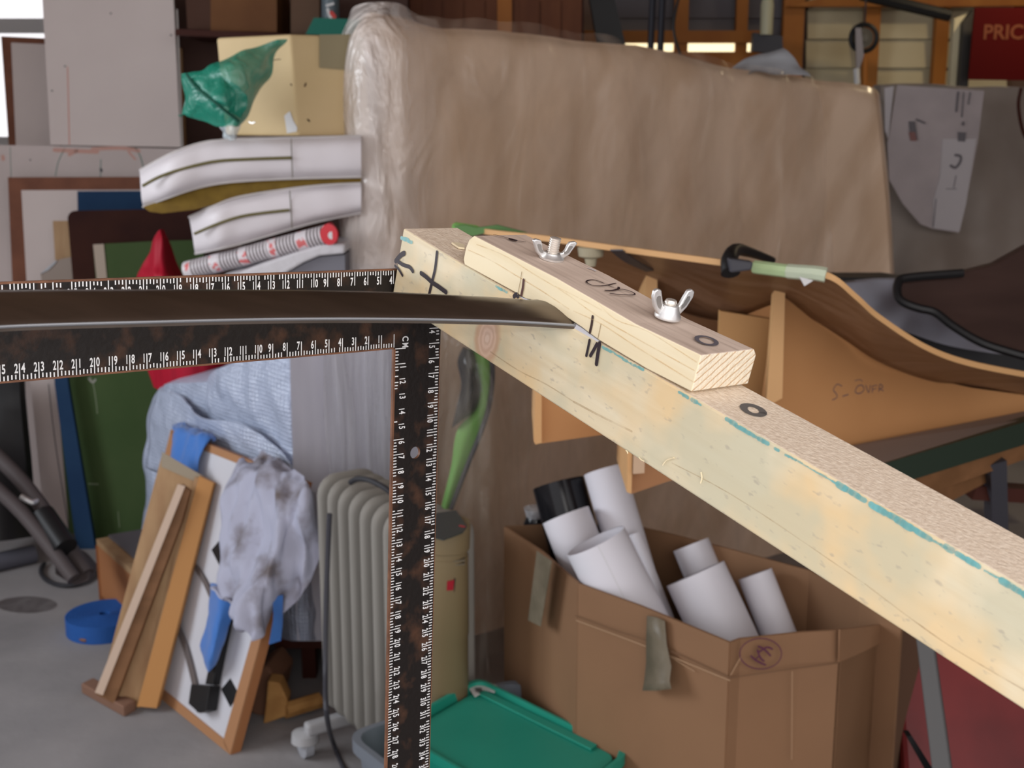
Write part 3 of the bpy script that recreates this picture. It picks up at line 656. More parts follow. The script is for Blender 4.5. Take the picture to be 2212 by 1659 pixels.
ctrl = [
  [(338, 836, yw + .30), (372, 828, yw + .22), (440, 824, yw + .12), (462, 806, yw + .08), (505, 786, yw + .04), (560, 740, yw + .02), (625, 715, yw - .02), (645, 712, yw + .02)],
  [(322, 880, yw + .30), (362, 880, yw + .20), (430, 876, yw + .10), (470, 872, yw + .04), (520, 860, yw + .0), (570, 850, yw - .02), (625, 840, yw - .05), (648, 840, yw + .02)],
  [(316, 960, yw + .28), (365, 965, yw + .18), (430, 970, yw + .12), (480, 985, yw + .06), (530, 990, yw + .03), (580, 990, yw - .01), (632, 985, yw - .05), (652, 985, yw + .02)],
  [(308, 1080, yw + .28), (360, 1090, yw + .18), (430, 1110, yw + .1), (480, 1120, yw + .05), (530, 1120, yw + .0), (585, 1115, yw - .03), (640, 1110, yw - .05), (660, 1110, yw + .02)],
  [(306, 1180, yw + .28), (360, 1200, yw + .18), (430, 1230, yw + .1), (480, 1250, yw + .05), (535, 1265, yw + .0), (590, 1280, yw - .03), (650, 1280, yw - .05), (680, 1280, yw + .02)],
  [(310, 1225, yw + .28), (400, 1280, yw + .18), (450, 1300, yw + .1), (500, 1340, yw + .05), (550, 1365, yw + .0), (605, 1382, yw - .03), (660, 1382, yw - .05), (700, 1382, yw + .02)]]
def shear(c): return [[(x, y, Y + .4 * max(0, 640 - x) / 300) for x, y, Y in r] for r in c]
mk('bubble_wrap', surf(shear(ctrl), 60, 70, .018, 7, 4, back=(.05, .22, 0)), M['bubble'], t, smooth=80)
mk('flap', surf(shear([[(340, 846, yw + .2), (380, 850, yw + .12), (410, 880, yw + .04), (440, 905, yw - .02), (520, 915, yw - .06), (600, 970, yw - .08), (640, 1020, yw - .08)],
                  [(325, 900, yw + .2), (370, 920, yw + .1), (415, 935, yw + .03), (460, 945, yw - .03), (520, 965, yw - .06), (590, 1010, yw - .07), (640, 1050, yw - .07)],
                  [(318, 1010, yw + .2), (370, 1030, yw + .1), (420, 1040, yw + .04), (470, 1040, yw - .0), (530, 1050, yw - .02), (590, 1060, yw - .05), (645, 1075, yw - .06)]]), 24, 40, .01, 10, 6),
   M['bubble'], t, smooth=80, solid=.004)
M['wrap_side'] = mat('wrap_side', (.62, .62, .70), .35, col2=(.55, .55, .64), sc=5, stretch=(3, 3, .3), bump=.25, bsc=5)
mk('front_side', surf([[(620, 590, yw + .0), (700, 588, yw + .04), (800, 588, yw + .05), (918, 590, yw + .09)], [(626, 760, yw - .06), (700, 760, yw - .01), (800, 760, yw + .03), (918, 760, yw + .07)],
                        [(632, 1000, yw - .06), (700, 1000, yw - .01), (800, 1000, yw + .03), (918, 1000, yw + .07)], [(642, 1384, yw - .06), (700, 1384, yw - .01), (800, 1384, yw + .03), (918, 1384, yw + .07)]], 30, 20, .006, 6, 2, back=(0, .2, 0), stretch=(3, 1, .4)),
   M['wrap_side'], t, smooth=80)
pf = film('loose_film', (.62, .63, .68), .25, .12, .5, 6, (4, 4, .3), opac2=.6)
mk('loose_film', surf([[(700, 700, yw - .09), (760, 700, yw - .06), (830, 700, yw - .02), (880, 700, yw)], [(700, 900, yw - .08), (760, 900, yw - .06), (835, 900, yw - .02), (880, 900, yw)], [(720, 1090, yw - .06), (770, 1080, yw - .05), (840, 1070, yw - .01), (880, 1070, yw)]], 24, 24, .015, 10, 9, stretch=(2, 1, .2)),
   pf, t, smooth=80)
# foam slab on top, roll of wrapping paper
t = thing('foam_slab', 'rough white foam slab under the striped paper roll', 'slab', at(640, 600, yw - .05))
mk('slab', prism([at(470, 600, yw - .02), at(520, 588, yw - .02), at(560, 572, yw - .02), at(640, 545, yw - .02), (at(690, 530, yw - .02)), at(745, 526, yw - .02), at(745, 548, yw - .02), at(690, 553, yw - .02), at(655, 568, yw - .02), at(600, 600, yw - .02)], (0, .2, .0)), M['foam'], t, bevel=.006)
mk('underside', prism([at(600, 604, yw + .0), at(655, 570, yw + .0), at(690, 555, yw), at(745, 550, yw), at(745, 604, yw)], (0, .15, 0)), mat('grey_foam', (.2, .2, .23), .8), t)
ra = at(400, 588, yw - .12); rb = at(716, 504, yw - .0); ra = at(404, 585, yw + .1)
t = thing('paper_roll', 'roll of striped wrapping paper with a red end under the white cushions', 'roll', ra)
def stripemat():
    m = mat('striped_paper', (.62, .58, .60), .4); nt = m.node_tree; N = nt.nodes; L = nt.links; b = N['Principled BSDF']
    tc = N.new('ShaderNodeTexCoord'); d = (rb - ra).normalized()
    dt = N.new('ShaderNodeVectorMath'); dt.operation = 'DOT_PRODUCT'; L.new(tc.outputs['Object'], dt.inputs[0]); dt.inputs[1].default_value = d
    ml = N.new('ShaderNodeMath'); ml.operation = 'MULTIPLY'; L.new(dt.outputs['Value'], ml.inputs[0]); ml.inputs[1].default_value = 110
    fr = N.new('ShaderNodeMath'); fr.operation = 'FRACT'; L.new(ml.outputs[0], fr.inputs[0])
    gt = N.new('ShaderNodeMath'); gt.operation = 'GREATER_THAN'; L.new(fr.outputs[0], gt.inputs[0]); gt.inputs[1].default_value = .5
    m2 = N.new('ShaderNodeMath'); m2.operation = 'MULTIPLY_ADD'; L.new(dt.outputs['Value'], m2.inputs[0]); m2.inputs[1].default_value = 12.6; m2.inputs[2].default_value = .05
    f2 = N.new('ShaderNodeMath'); f2.operation = 'FRACT'; L.new(m2.outputs[0], f2.inputs[0])
    g2 = N.new('ShaderNodeMath'); g2.operation = 'GREATER_THAN'; L.new(f2.outputs[0], g2.inputs[0]); g2.inputs[1].default_value = .30
    an = N.new('ShaderNodeMath'); an.operation = 'MULTIPLY'; L.new(gt.outputs[0], an.inputs[0]); L.new(g2.outputs[0], an.inputs[1])
    nz = N.new('ShaderNodeTexNoise'); nz.inputs['Scale'].default_value = 60; L.new(tc.outputs['Object'], nz.inputs['Vector'])
    g3 = N.new('ShaderNodeMath'); g3.operation = 'GREATER_THAN'; L.new(nz.outputs['Fac'], g3.inputs[0]); g3.inputs[1].default_value = .53
    iv = N.new('ShaderNodeMath'); iv.operation = 'SUBTRACT'; iv.inputs[0].default_value = 1; L.new(g2.outputs[0], iv.inputs[1])
    a3 = N.new('ShaderNodeMath'); a3.operation = 'MULTIPLY'; L.new(g3.outputs[0], a3.inputs[0]); L.new(iv.outputs[0], a3.inputs[1])
    mx = N.new('ShaderNodeMixRGB'); L.new(an.outputs[0], mx.inputs[0]); mx.inputs[1].default_value = (.62, .58, .60, 1); mx.inputs[2].default_value = (.10, .08, .08, 1)
    my = N.new('ShaderNodeMixRGB'); L.new(a3.outputs[0], my.inputs[0]); L.new(mx.outputs[0], my.inputs[1]); my.inputs[2].default_value = (.6, .15, .15, 1)
    L.new(my.outputs[0], b.inputs['Base Color']); return m
mk('paper', cyl(ra, rb, .023, n=24), stripemat(), t, smooth=True)
ea = (rb - ra).normalized()
mk('red_end', rings(rb, ea, [(-.004, .0245), (.004, .026), (.006, .02), (.006, .0)], 24, False), M['redcloth'], t, smooth=True)
e1 = rb + Vector((.0, -.026, 0))
mk('red_disc', cyl(e1, e1 + Vector((-.002, -.004, 0)), .0245, n=24), mat('red_cap', (.5, .01, .02), .4), t)
mk('core', cyl(e1 + Vector((.006, -.003, -.002)), e1 + Vector((.005, -.008, -.002)), .009, n=16), M['offwhite'], t)
# red nylon cloth
yr2 = 3.72
mk('red_cloth', surf([
   [(338, 500, yr2), (343, 495, yr2 - .01), (348, 494, yr2 - .01), (353, 498, yr2)],
   [(327, 524, yr2), (338, 519, yr2 - .03), (355, 520, yr2 - .03), (366, 526, yr2 + .02)],
   [(309, 570, yr2), (334, 570, yr2 - .06), (360, 572, yr2 - .05), (384, 576, yr2 + .04)],
   [(292, 606, yr2), (335, 610, yr2 - .09), (375, 612, yr2 - .07), (410, 620, yr2 + .05)],
   [(296, 720, yr2), (350, 720, yr2 - .09), (430, 720, yr2 - .07), (520, 715, yr2 + .05)],
   [(318, 790, yr2), (370, 790, yr2 - .09), (440, 785, yr2 - .07), (530, 780, yr2 + .05)],
   [(330, 838, yr2), (380, 850, yr2 - .07), (450, 850, yr2 - .05), (530, 840, yr2 + .05)]], 50, 40, .012, 9, 1, stretch=(2.4, 1, .15), back=(0, .03, 0)), M['redcloth'],
   label='crimson nylon cloth rising to a peak behind the steel square', cat='cloth', smooth=80)
# ================================================================== cushions, cream box, green net
def cushion(name, top, bot, zipl, seam, under, Y, label, seed):
    t = thing(name, label, 'cushion', at(bot[2][0], bot[2][1], Y), group='white vinyl cushions')
    n = len(top); ctrl = []
    for k, f in enumerate((0, .18, .5, .82, 1)):
        bulge = (-.0, -.025, -.03, -.025, -.0)[k]
        ctrl.append([(top[i][0] * (1 - f) + bot[i][0] * f, top[i][1] * (1 - f) + bot[i][1] * f, Y + bulge + (.06 if i == 0 else 0) - (0.0)) for i in range(n)])
    mk('cover', surf(ctrl, 24, 60, .004, 9, seed, back=(-.05, .42, 0)), M['cushion'], t, smooth=80)
    def onc(x, y, d): return at(x, y, Y - .034 - d)
    mk('zip', tube([onc(x, y, 0) + Vector((0, .01 if i == 0 else 0, 0)) for i, (x, y) in enumerate(zipl)], .004, 6, 24), M['zip'], t)
    mk('piping', merge([tube([at(x, y, Y - .004 + (.06 if i == 0 else 0)) for i, (x, y) in enumerate(top)], .003, 6, 30), tube([at(x, y, Y - .004 + (.06 if i == 0 else 0)) for i, (x, y) in enumerate(bot)], .003, 6, 30)]), mat('piping', (.5, .47, .46), .5), t)
    mk('seam', tube([onc(x, y, -.002) for x, y in seam], .0012, 5, 8), M['tape'], t)
    if under:
        mk('underside', prism([at(x, y, Y + .02) for x, y in under], (-.05, .38, 0)), M['mustard'], t)
yk = 2.98
cushion('cushion', [(302, 368), (371, 331), (443, 307), (515, 302), (618, 298), (780, 294)], [(309, 447), (365, 426), (430, 405), (500, 393), (620, 386), (780, 382)],
        [(306, 402), (345, 382), (395, 365), (464, 349), (540, 344), (629, 341)], [(629, 300), (632, 384)],
        [(309, 447), (365, 427), (430, 406), (500, 394), (620, 387), (780, 383), (780, 397), (640, 405), (560, 414), (500, 432), (420, 453), (350, 461), (322, 457)], yk, 'upper white vinyl cushion with mustard underside and long zip', 1)
cushion('cushion', [(408, 469), (460, 446), (515, 426), (618, 409), (700, 400), (780, 396)], [(422, 548), (470, 538), (520, 526), (600, 503), (690, 478), (780, 460)],
        [(418, 506), (470, 484), (520, 468), (570, 460), (625, 454)], [(626, 412), (631, 492)], None, yk + .02, 'lower white vinyl cushion lying on the striped paper roll', 2)
yb2 = 3.0
t = thing('cream_carton', 'cream cardboard carton with torn label on top of the cushions', 'carton', at(620, 298, yb2))
e0, e1_ = at(632, 74, yb2), at(650, 294, yb2)
zt = e0.z; zb = e1_.z
A0 = Vector((at(641, 200, yb2).x, yb2, zb)); lf = Vector((-.20, .12, 0)); rt = Vector((.26, .10, 0))
lf = at(482, 200, yb2 + .13) - at(641, 200, yb2); lf.z = 0
rt = at(800, 200, yb2 + .08) - at(641, 200, yb2); rt.z = 0
lean_ = Vector((e0.x - e1_.x, 0, 0))
mk('box', pbox(A0, lf, rt, Vector((0, 0, zt - zb)) + lean_), M['creambox'], t, bevel=.006, seg=3)
nl = lf.cross(Vector((0, 0, 1)) + lean_ / (zt - zb)).normalized(); nl = nl if nl.dot(CAM - A0) > 0 else -nl
nr = rt.cross(Vector((0, 0, 1))).normalized(); nr = nr if nr.dot(CAM - A0) > 0 else -nr
def onf(x, y, nn, l=.0015): return onp(x, y, A0 + nn * l, nn)
mk('torn_label', ([onf(x, y, nl) for x, y in ((614, 250), (626, 240), (634, 262), (642, 275), (641, 284), (620, 288))], [(0, 1, 2, 3, 4, 5)]), M['offwhite'], t)
mk('tape', ([onf(x, y, nr) for x, y in ((690, 75), (760, 74), (760, 152), (690, 146))], [(0, 1, 2, 3)]), mat('olive_tape', (.25, .21, .12), .4), t)
mk('staple', strokes([([(539, 263), (545, 266), (551, 264)], 2)], A0, nl, .002), M['steel'], t)
mk('dent', strokes([([(660, 180), (658, 186)], 3), ([(664, 258), (668, 262)], 3), ([(628, 182), (629, 184)], 3), ([(590, 130), (606, 128)], 1.5)], A0, nr, .002), M['dark_brown'], t)
yn = 2.9
t = thing('green_net_bag', 'translucent green mesh bag hanging over the cream carton', 'bag', at(500, 280, yn))
mk('net', surf([[(618, 80, yn + .02), (560, 98, yn), (500, 124, yn - .02), (446, 156, yn), (396, 162, yn + .05)],
                 [(600, 120, yn + .03), (560, 132, yn - .02), (500, 150, yn - .05), (450, 175, yn - .03), (396, 180, yn + .04)],
                 [(585, 160, yn + .03), (550, 180, yn - .03), (505, 195, yn - .06), (450, 210, yn - .02), (394, 212, yn + .04)],
                 [(560, 200, yn + .02), (535, 225, yn - .03), (495, 235, yn - .04), (440, 235, yn + .01), (390, 246, yn + .05)],
                 [(512, 266, yn), (505, 270, yn - .02), (480, 272, yn), (440, 262, yn + .03), (388, 246, yn + .05)]], 40, 40, .02, 9, 3, stretch=(1, 1, 1)), M['net'], t, smooth=80)
mk('seam', tube([at(403, 160, yn - .03), at(425, 190, yn - .05), (at(470, 226, yn - .08)), at(516, 262, yn - .04)], .0035, 6, 16), mat('dark_green', (.01, .09, .06), .6), t)
mk('inner_fold', surf([[(405, 170, yn - .03), (470, 160, yn - .06), (520, 190, yn - .06)], [(430, 200, yn - .05), (480, 205, yn - .08), (535, 215, yn - .05)], [(470, 228, yn - .06), (495, 238, yn - .08), (520, 258, yn - .04)]], 14, 14, .015, 18, 8), M['net'], t, smooth=80)
mk('clear_bag', surf([[(468, 255, yn + .02), (490, 262, yn), (512, 262, yn + .01)], [(472, 280, yn + .0), (490, 285, yn - .02), (512, 288, yn)], [(480, 302, yn), (495, 304, yn - .02), (512, 302, yn)]], 12, 12, .02, 20, 8),
   film('clear', (.6, .68, .72), .5, .1, .6, 20, opac2=.95), label='clear plastic bag below the green mesh bag', cat='bag', smooth=80)
# shelf with boxes
t = thing('wall_shelf', 'dark reddish shelf board above the green mesh bag', 'shelf', at(560, 90, 4.7))
mk('board', prism([at(378, 62, 4.7), at(800, 82, 4.7), at(800, 94, 4.7), at(378, 76, 4.7)], (0, .4, 0)), M['darkshelf'], t)
mk('back_panel', prism([at(378, -40, 5.12), at(880, -40, 5.12), at(880, 520, 5.12), at(378, 520, 5.12)], (0, .02, 0)), mat('dim_wall', (.085, .05, .042), .9, spec=.1), t)
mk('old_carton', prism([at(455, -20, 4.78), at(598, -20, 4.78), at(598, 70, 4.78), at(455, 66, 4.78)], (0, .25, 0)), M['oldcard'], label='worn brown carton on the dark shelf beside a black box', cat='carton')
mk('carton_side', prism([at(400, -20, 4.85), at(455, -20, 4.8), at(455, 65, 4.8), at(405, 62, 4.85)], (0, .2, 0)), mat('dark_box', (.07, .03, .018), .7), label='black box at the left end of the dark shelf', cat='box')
mk('printed_carton', prism([at(628, -20, 4.78), at(690, -20, 4.78), at(690, 76, 4.78), at(628, 74, 4.78)], (0, .2, 0)), mat('pc', (.11, .06, .035), .7), label='brown printed carton on the shelf left of the paint tin', cat='carton')
t = thing('paint_tin', 'small tin with blue and red print beside the wrapped slab', 'tin', at(714, 62, 4.6))
mk('body', cyl(at(714, 60, 4.6), at(714, -20, 4.6), .032, n=20), mat('tin', (.10, .13, .15), .35), t, smooth=True)
mk('red_spot', strokes([([(716, 28), (722, 36)], 9)], at(714, 30, 4.56), Vector((0, 1, 0)), .002), mat('rs', (.5, .04, .03), .4), t)
mk('white_print', strokes([([(706, 12), (720, 8)], 5), ([(708, 20), (712, 34), (718, 44)], 6)], at(714, 30, 4.56), Vector((0, 1, 0)), .001), M['offwhite'], t)
mk('green_crate', prism([at(678, 38, 4.55), at(780, 42, 4.55), at(780, 78, 4.55), at(660, 74, 4.55)], (0, .2, 0)), mat('teal_box', (.0, .13, .09), .5), label='dark teal plastic box on top of the cream carton', cat='box')

# ================================================================== big wrapped slab
t = thing('wrapped_slab', 'huge upright brown slab wrapped in clear plastic film in the middle', 'package', at(1000, 1300, 3.3))
def slabY(x): return 3.12 + max(0, (x - 860)) / 1040 * 1.05 + (max(0, 860 - x) / 130) ** 2 * .12
xs_ = [735, 765, 800, 850, 920, 1050, 1200, 1400, 1600, 1780, 1870, 1892]
top_ = [120, 70, 30, 45, 60, 62, 78, 108, 150, 172, 184, 200]
ctrl = []
for f in (0, .04, .2, .45, .75, 1):
    row = []
    for x, ty in zip(xs_, top_):
        by = 1520 - (x - 735) * .25
        yy = ty + (by - ty) * f
        xx = x + (26 * f ** .6 if x > 1800 else (8 * f if x < 800 else 0)) + (38 * min(1, f * 2) if x > 1880 else 0) * .6
        row.append((xx, yy, slabY(x) + (.05 if f == 0 else 0)))
    ctrl.append(row)
M['kraft'] = mat('film_over_board', (.66, .475, .325), .42, col2=(.80, .61, .45), sc=5, lo=.4, hi=.62, detail=5, stretch=(1.6, 1.6, .35), bump=.5, bsc=4, coat=.6, coatr=.22, rot=-.5)
mk('board', surf(ctrl, 60, 90, .012, 4, 1, back=(.06, .16, 0), stretch=(1.3, 1, .5)), M['kraft'], t, smooth=80)
mk('gathered_film', surf([
   [(753, 42, 3.2), (765, 18, 3.15), (800, 4, 3.1), (860, 5, 3.1), (905, 32, 3.1), (945, 40, 3.12)],
   [(736, 100, 3.16), (760, 90, 3.05), (800, 80, 3.0), (860, 85, 3.0), (920, 95, 3.04), (975, 90, 3.12)],
   [(727, 200, 3.14), (755, 200, 3.03), (800, 200, 2.99), (870, 210, 3.0), (940, 220, 3.04), (1000, 230, 3.14)],
   [(726, 320, 3.14), (755, 320, 3.03), (800, 320, 3.0), (870, 320, 3.0), (940, 330, 3.05), (1012, 350, 3.15)],
   [(731, 480, 3.14), (755, 480, 3.03), (805, 480, 3.0), (860, 480, 3.01), (920, 480, 3.06), (1000, 490, 3.16)],
   [(740, 720, 3.14), (765, 720, 3.03), (815, 720, 3.01), (865, 720, 3.02), (920, 720, 3.07), (980, 700, 3.17)],
   [(760, 1100, 3.14), (790, 1100, 3.03), (835, 1100, 3.01), (880, 1100, 3.02), (930, 1100, 3.07), (980, 1000, 3.17)]], 90, 70, .013, 5, 5, stretch=(2.0, 1, .4)),
   M['wrapfilm'], t, smooth=80)
mk('outer_film', surf([
   [(900, 30, 3.06), (1080, 44, 3.24), (1180, 56, 3.34), (1350, 88, 3.52), (1460, 112, 3.63), (1600, 138, 3.77), (1760, 166, 3.93)],
   [(910, 130, 3.04), (1080, 130, 3.20), (1180, 140, 3.30), (1350, 160, 3.48), (1460, 180, 3.59), (1600, 200, 3.73), (1780, 220, 3.9)],
   [(915, 320, 3.04), (1080, 320, 3.20), (1180, 330, 3.30), (1350, 330, 3.48), (1460, 340, 3.59), (1600, 350, 3.73), (1790, 360, 3.9)],
   [(920, 560, 3.04), (1080, 560, 3.20), (1180, 560, 3.30), (1350, 560, 3.48), (1460, 560, 3.59), (1600, 560, 3.73), (1800, 560, 3.9)],
   [(925, 1000, 3.04), (1080, 1050, 3.20), (1180, 1100, 3.30), (1350, 1100, 3.48), (1460, 1100, 3.59), (1600, 1100, 3.73), (1800, 1000, 3.9)],
   [(930, 1500, 3.02), (1080, 1480, 3.18), (1180, 1450, 3.30), (1350, 1400, 3.48), (1460, 1350, 3.59), (1600, 1300, 3.73), (1800, 1200, 3.9)]], 80, 90, .035, 4, 9, stretch=(1.8, 1, .5)),
   film('outer', (.66, .52, .41), .04, .2, .8, 5, (1.4, 1.4, .5), opac2=.3), t, smooth=80)
mk('film_corner', surf([[(1580, 142, 4.0), (1640, 118, 4.0), (1692, 104, 4.0)], [(1600, 150, 3.95), (1660, 140, 3.95), (1722, 140, 3.95)], [(1620, 160, 3.9), (1690, 160, 3.9), (1752, 168, 3.9)]], 12, 12, .02, 10, 3), M['purplewhite'], t, smooth=80)
# ================================================================== right: dust sheet and newspaper
mk('dust_sheet', surf([[(1900, 186, 4.9), (1990, 182, 4.88), (2100, 190, 4.86), (2240, 192, 4.84)], [(1905, 300, 4.86), (1990, 300, 4.82), (2100, 300, 4.8), (2240, 300, 4.8)], [(1910, 450, 4.8), (1990, 450, 4.72), (2100, 450, 4.7), (2240, 450, 4.7)], [(1900, 620, 4.7), (1990, 620, 4.6), (2100, 620, 4.6), (2240, 620, 4.6)], [(1880, 800, 4.6), (1990, 800, 4.5), (2100, 800, 4.5), (2240, 800, 4.5)]], 40, 40, .05, 3, 6, back=(0, .1, 0), stretch=(1, 1, .6)), M['dirtyplastic'], label='grey brown dust sheet hanging below the red sign', cat='sheet', smooth=80)
t = thing('newspaper', 'sheet of newspaper with faded pictures hanging on the dust sheet', 'newspaper', at(2030, 500, 4.55))
pn_ = at(2030, 300, 4.6); nn_ = Vector((0, 1, .05)).normalized()
def onn(x, y, l=0): return onp(x, y, pn_, nn_) - nn_ * l
def ng(px, l, tt=.002): return prism([onn(x, y, l) for x, y in px], nn_ * tt)
mk('page', ng([(1938, 184), (2126, 196), (2112, 310), (2086, 440), (2071, 503), (2014, 494), (1988, 484), (1950, 440), (1921, 388), (1917, 310)], 0), M['newspaper'], t)
mk('inner_page', ng([(2035, 300), (2108, 300), (2086, 440), (2072, 500), (2014, 492), (2016, 430), (2030, 380)], .004), M['news2'], t)
mk('left_strip', ng([(1910, 190), (1930, 186), (1918, 300), (1911, 280)], .004), M['news2'], t)
for q_p in ([(1962, 262), (1976, 262), (1982, 302), (1966, 300)], [(2068, 285), (2086, 286), (2084, 306), (2068, 305)], [(2078, 262), (2083, 263), (2082, 272), (2076, 270)]): mk('photo', ng(q_p, .0052, .001), M['newsink'], t)
mk('red_photo', merge([ng([(1962, 285), (1976, 285), (1980, 304), (1966, 304)], .0055, .001)]), mat('rp', (.22, .11, .1), .8), t)
for q_s in ([([(2070, 200), (2066, 240)], 5), ([(2082, 200), (2078, 252)], 3), ([(2064, 335), (2075, 338), (2074, 350), (2064, 362), (2054, 358)], 6), ([(2096, 200), (2092, 225)], 3), ([(1980, 258), (1998, 266)], 4), ([(2065, 380), (2060, 405)], 2), ([(2044, 408), (2066, 408)], 1.5), ([(2022, 430), (2016, 490)], 2)]): mk('print', strokes([q_s], onn(2030, 300, .005), nn_), M['newsink'], t)
mk('curved_wire', tube([at(2206, 190, 4.5), at(2200, 230, 4.5), at(2212, 290, 4.5), at(2240, 330, 4.5)], .006, 6, 14), M['darkshelf'], label='dark curved wire at the right edge below the red sign', cat='wire')

# ================================================================== bench form of ribs and curved ply
t = thing('plywood_form', 'large form of orange ribs and curved dark plywood behind the pine beam', 'form', at(1900, 960, 1.9))
strip = [(985, 490, 2.2), (1070, 503, 2.1), (1180, 515, 2.02), (1300, 532, 1.95), (1440, 551, 1.88), (1575, 569, 1.8), (1700, 585, 1.75), (1790, 596, 1.72), (1850, 642, 1.74), (1900, 686, 1.78), (2000, 750, 1.85), (2100, 786, 1.93), (2250, 815, 2.05)]
low = [(1180, 620, 2.3), (1200, 620, 2.28), (1260, 600, 2.25), (1330, 560, 2.2), (1420, 610, 2.15), (1560, 665, 2.1), (1690, 652, 2.05), (1760, 690, 2.05), (1830, 735, 2.08), (1900, 780, 2.1), (2000, 818, 2.2), (2100, 838, 2.3), (2250, 862, 2.4)]
S_ = [at(*p) for p in strip]; L_ = [at(*p) for p in low]
low2 = [(1040, 640, 2.5), (1100, 640, 2.45), (1180, 640, 2.42), (1300, 640, 2.4), (1430, 660, 2.3), (1560, 690, 2.2), (1690, 652, 2.05), (1760, 690, 2.05), (1830, 735, 2.08), (1900, 780, 2.1), (2000, 818, 2.2), (2100, 838, 2.3), (2250, 862, 2.4)]
L2 = [at(*p) for p in low2]
n_ = 80
gr = []
for f in [i / 10 for i in range(11)]:
    gr.append([cr(S_, j / n_).lerp(cr(L2, j / n_), f) + Vector((0, 0, .02 * sin(pi * f))) for j in range(n_ + 1)])
mk('curved_plywood', grid(gr), M['ply'], t, smooth=80, solid=.004)
gs = []
pts = [cr(S_, j / n_) for j in range(n_ + 1)]
rows = [[p + Vector((0, -.004, .0045)) for p in pts], [p + Vector((0, -.004, -.0045)) for p in pts]]
mk('plywood_edge', closed(rows, (0, .01, 0)), M['mdf_edge'], t)
# main rib face on the right
mA, mB, mC = at(1692, 640, 2.02), at(1684, 1000, 2.02), at(2212, 860, 2.36)
nm = (mB - mA).cross(mC - mA).normalized()
nm = nm if nm.dot(mA - CAM) > 0 else -nm
def om(x, y, l=0): return onp(x, y, mA, nm) - nm * l
rib = [(1692, 628), (1740, 668), (1800, 712), (1860, 752), (1920, 788), (2000, 816), (2100, 838), (2260, 860), (2260, 881), (1972, 939), (1800, 974), (1640, 1006)]
mk('rib', prism([om(x, y) for x, y in rib], nm * .016), M['mdf'], t)
mk('pencil_writing', strokes([([(1818, 834), (1808, 830), (1800, 842), (1806, 850), (1808, 858), (1798, 864)], 2.2), ([(1820, 856), (1832, 852)], 2.5),
     ([(1852, 834), (1847, 846), (1856, 850), (1866, 842), (1862, 832), (1852, 834)], 2.2), ([(1870, 832), (1876, 848), (1880, 832)], 2.2), ([(1884, 834), (1884, 848)], 2), ([(1884, 834), (1894, 832)], 1.8), ([(1884, 841), (1892, 839)], 1.8), ([(1898, 846), (1900, 830), (1907, 836), (1900, 840), (1908, 844)], 2), ([(1846, 822), (1858, 820), (1862, 824)], 1.6)], om(1850, 840), nm), mat('pencil_blue', (.12, .08, .09), .8), t)
mk('rib', prism([at(x, y, 2.0) for x, y in ((1673, 622), (1696, 628), (1690, 860), (1668, 872), (1655, 872), (1668, 700))], (0, .02, 0)), M['mdf_edge'], t)
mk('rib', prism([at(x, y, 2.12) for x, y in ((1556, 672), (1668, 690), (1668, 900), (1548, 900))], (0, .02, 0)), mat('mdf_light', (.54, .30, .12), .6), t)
mk('rib', prism([at(x, y, 2.16) for x, y in ((1396, 588), (1420, 590), (1420, 760), (1390, 760))], (0, .2, 0)), M['mdf_edge'], t)
mk('back_board', prism([at(x, y, 2.42) for x, y in ((1200, 590), (1420, 592), (1700, 640), (1700, 930), (1390, 930), (1100, 700))], (0, .02, 0)), M['mdf'], t)
mk('rib', prism([at(x, y, 2.3) for x, y in ((1418, 592), (1560, 640), (1560, 800), (1420, 760))], (0, .02, 0)), M['brownwood'], t)
# lower panels under the beam
mk('lower_panel', prism([at(x, y, 1.95) for x, y in ((1168, 760), (1420, 760), (1420, 925), (1310, 938), (1169, 958))], (0, .012, 0)), M['mdf'], t)
mk('lower_rib', prism([at(x, y, 1.93) for x, y in ((1159, 750), (1170, 752), (1170, 957), (1157, 960), (1153, 954))], (0, .2, 0)), M['mdf_edge'], t)
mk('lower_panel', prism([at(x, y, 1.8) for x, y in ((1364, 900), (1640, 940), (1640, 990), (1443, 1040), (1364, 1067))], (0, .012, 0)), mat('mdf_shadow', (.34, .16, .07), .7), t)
mk('lower_rib', prism([at(x, y, 1.78) for x, y in ((1357, 900), (1368, 900), (1364, 1067), (1354, 1063))], (0, .18, 0)), M['mdf_edge'], t)
mk('batten', prism([at(x, y, 1.77) for x, y in ((1371, 940), (1394, 940), (1392, 1022), (1368, 1024))], (0, .02, 0)), mat('pale_batten', (.55, .38, .25), .6), t)
# tapes and straps on the edge
def edgept(x, dy=0, dY=-.012):
    i = min(range(len(pts)), key=lambda k: abs(px_of(pts[k])[0] - x)); return pts[i] + Vector((0, dY, 0)) + Vector((0, 0, dy))
def px_of(p):
    d = p - CAM; z = d.dot(FV); return CX + FPX * d.dot(XV) / z, CY + FPX * d.dot(DV) / z
def edgetape(x0, x1, m, nm_, label, cat, r=.009, dz=0):
    pp = [edgept(x0 + (x1 - x0) * k / 6, dz, -.0045) for k in range(7)]
    return mk(nm_, tube(pp, r, 8), m, t, label=label)
edgetape(1068, 1102, M['darkgrey'], 'tape', 'dark tape', None, .0095)
edgetape(1300, 1346, M['darkgrey'], 'tape', 'dark tape', None, .0105)
edgetape(985, 1030, M['leafgreen'], 'tape', 'green tape', None, .0085)
edgetape(1632, 1700, M['palegreen'], 'tape', 'pale green tape', None, .0095)
edgetape(1700, 1784, mat('pale_tape', (.5, .56, .42), .4), 'tape', 'whitish tape', None, .0105)
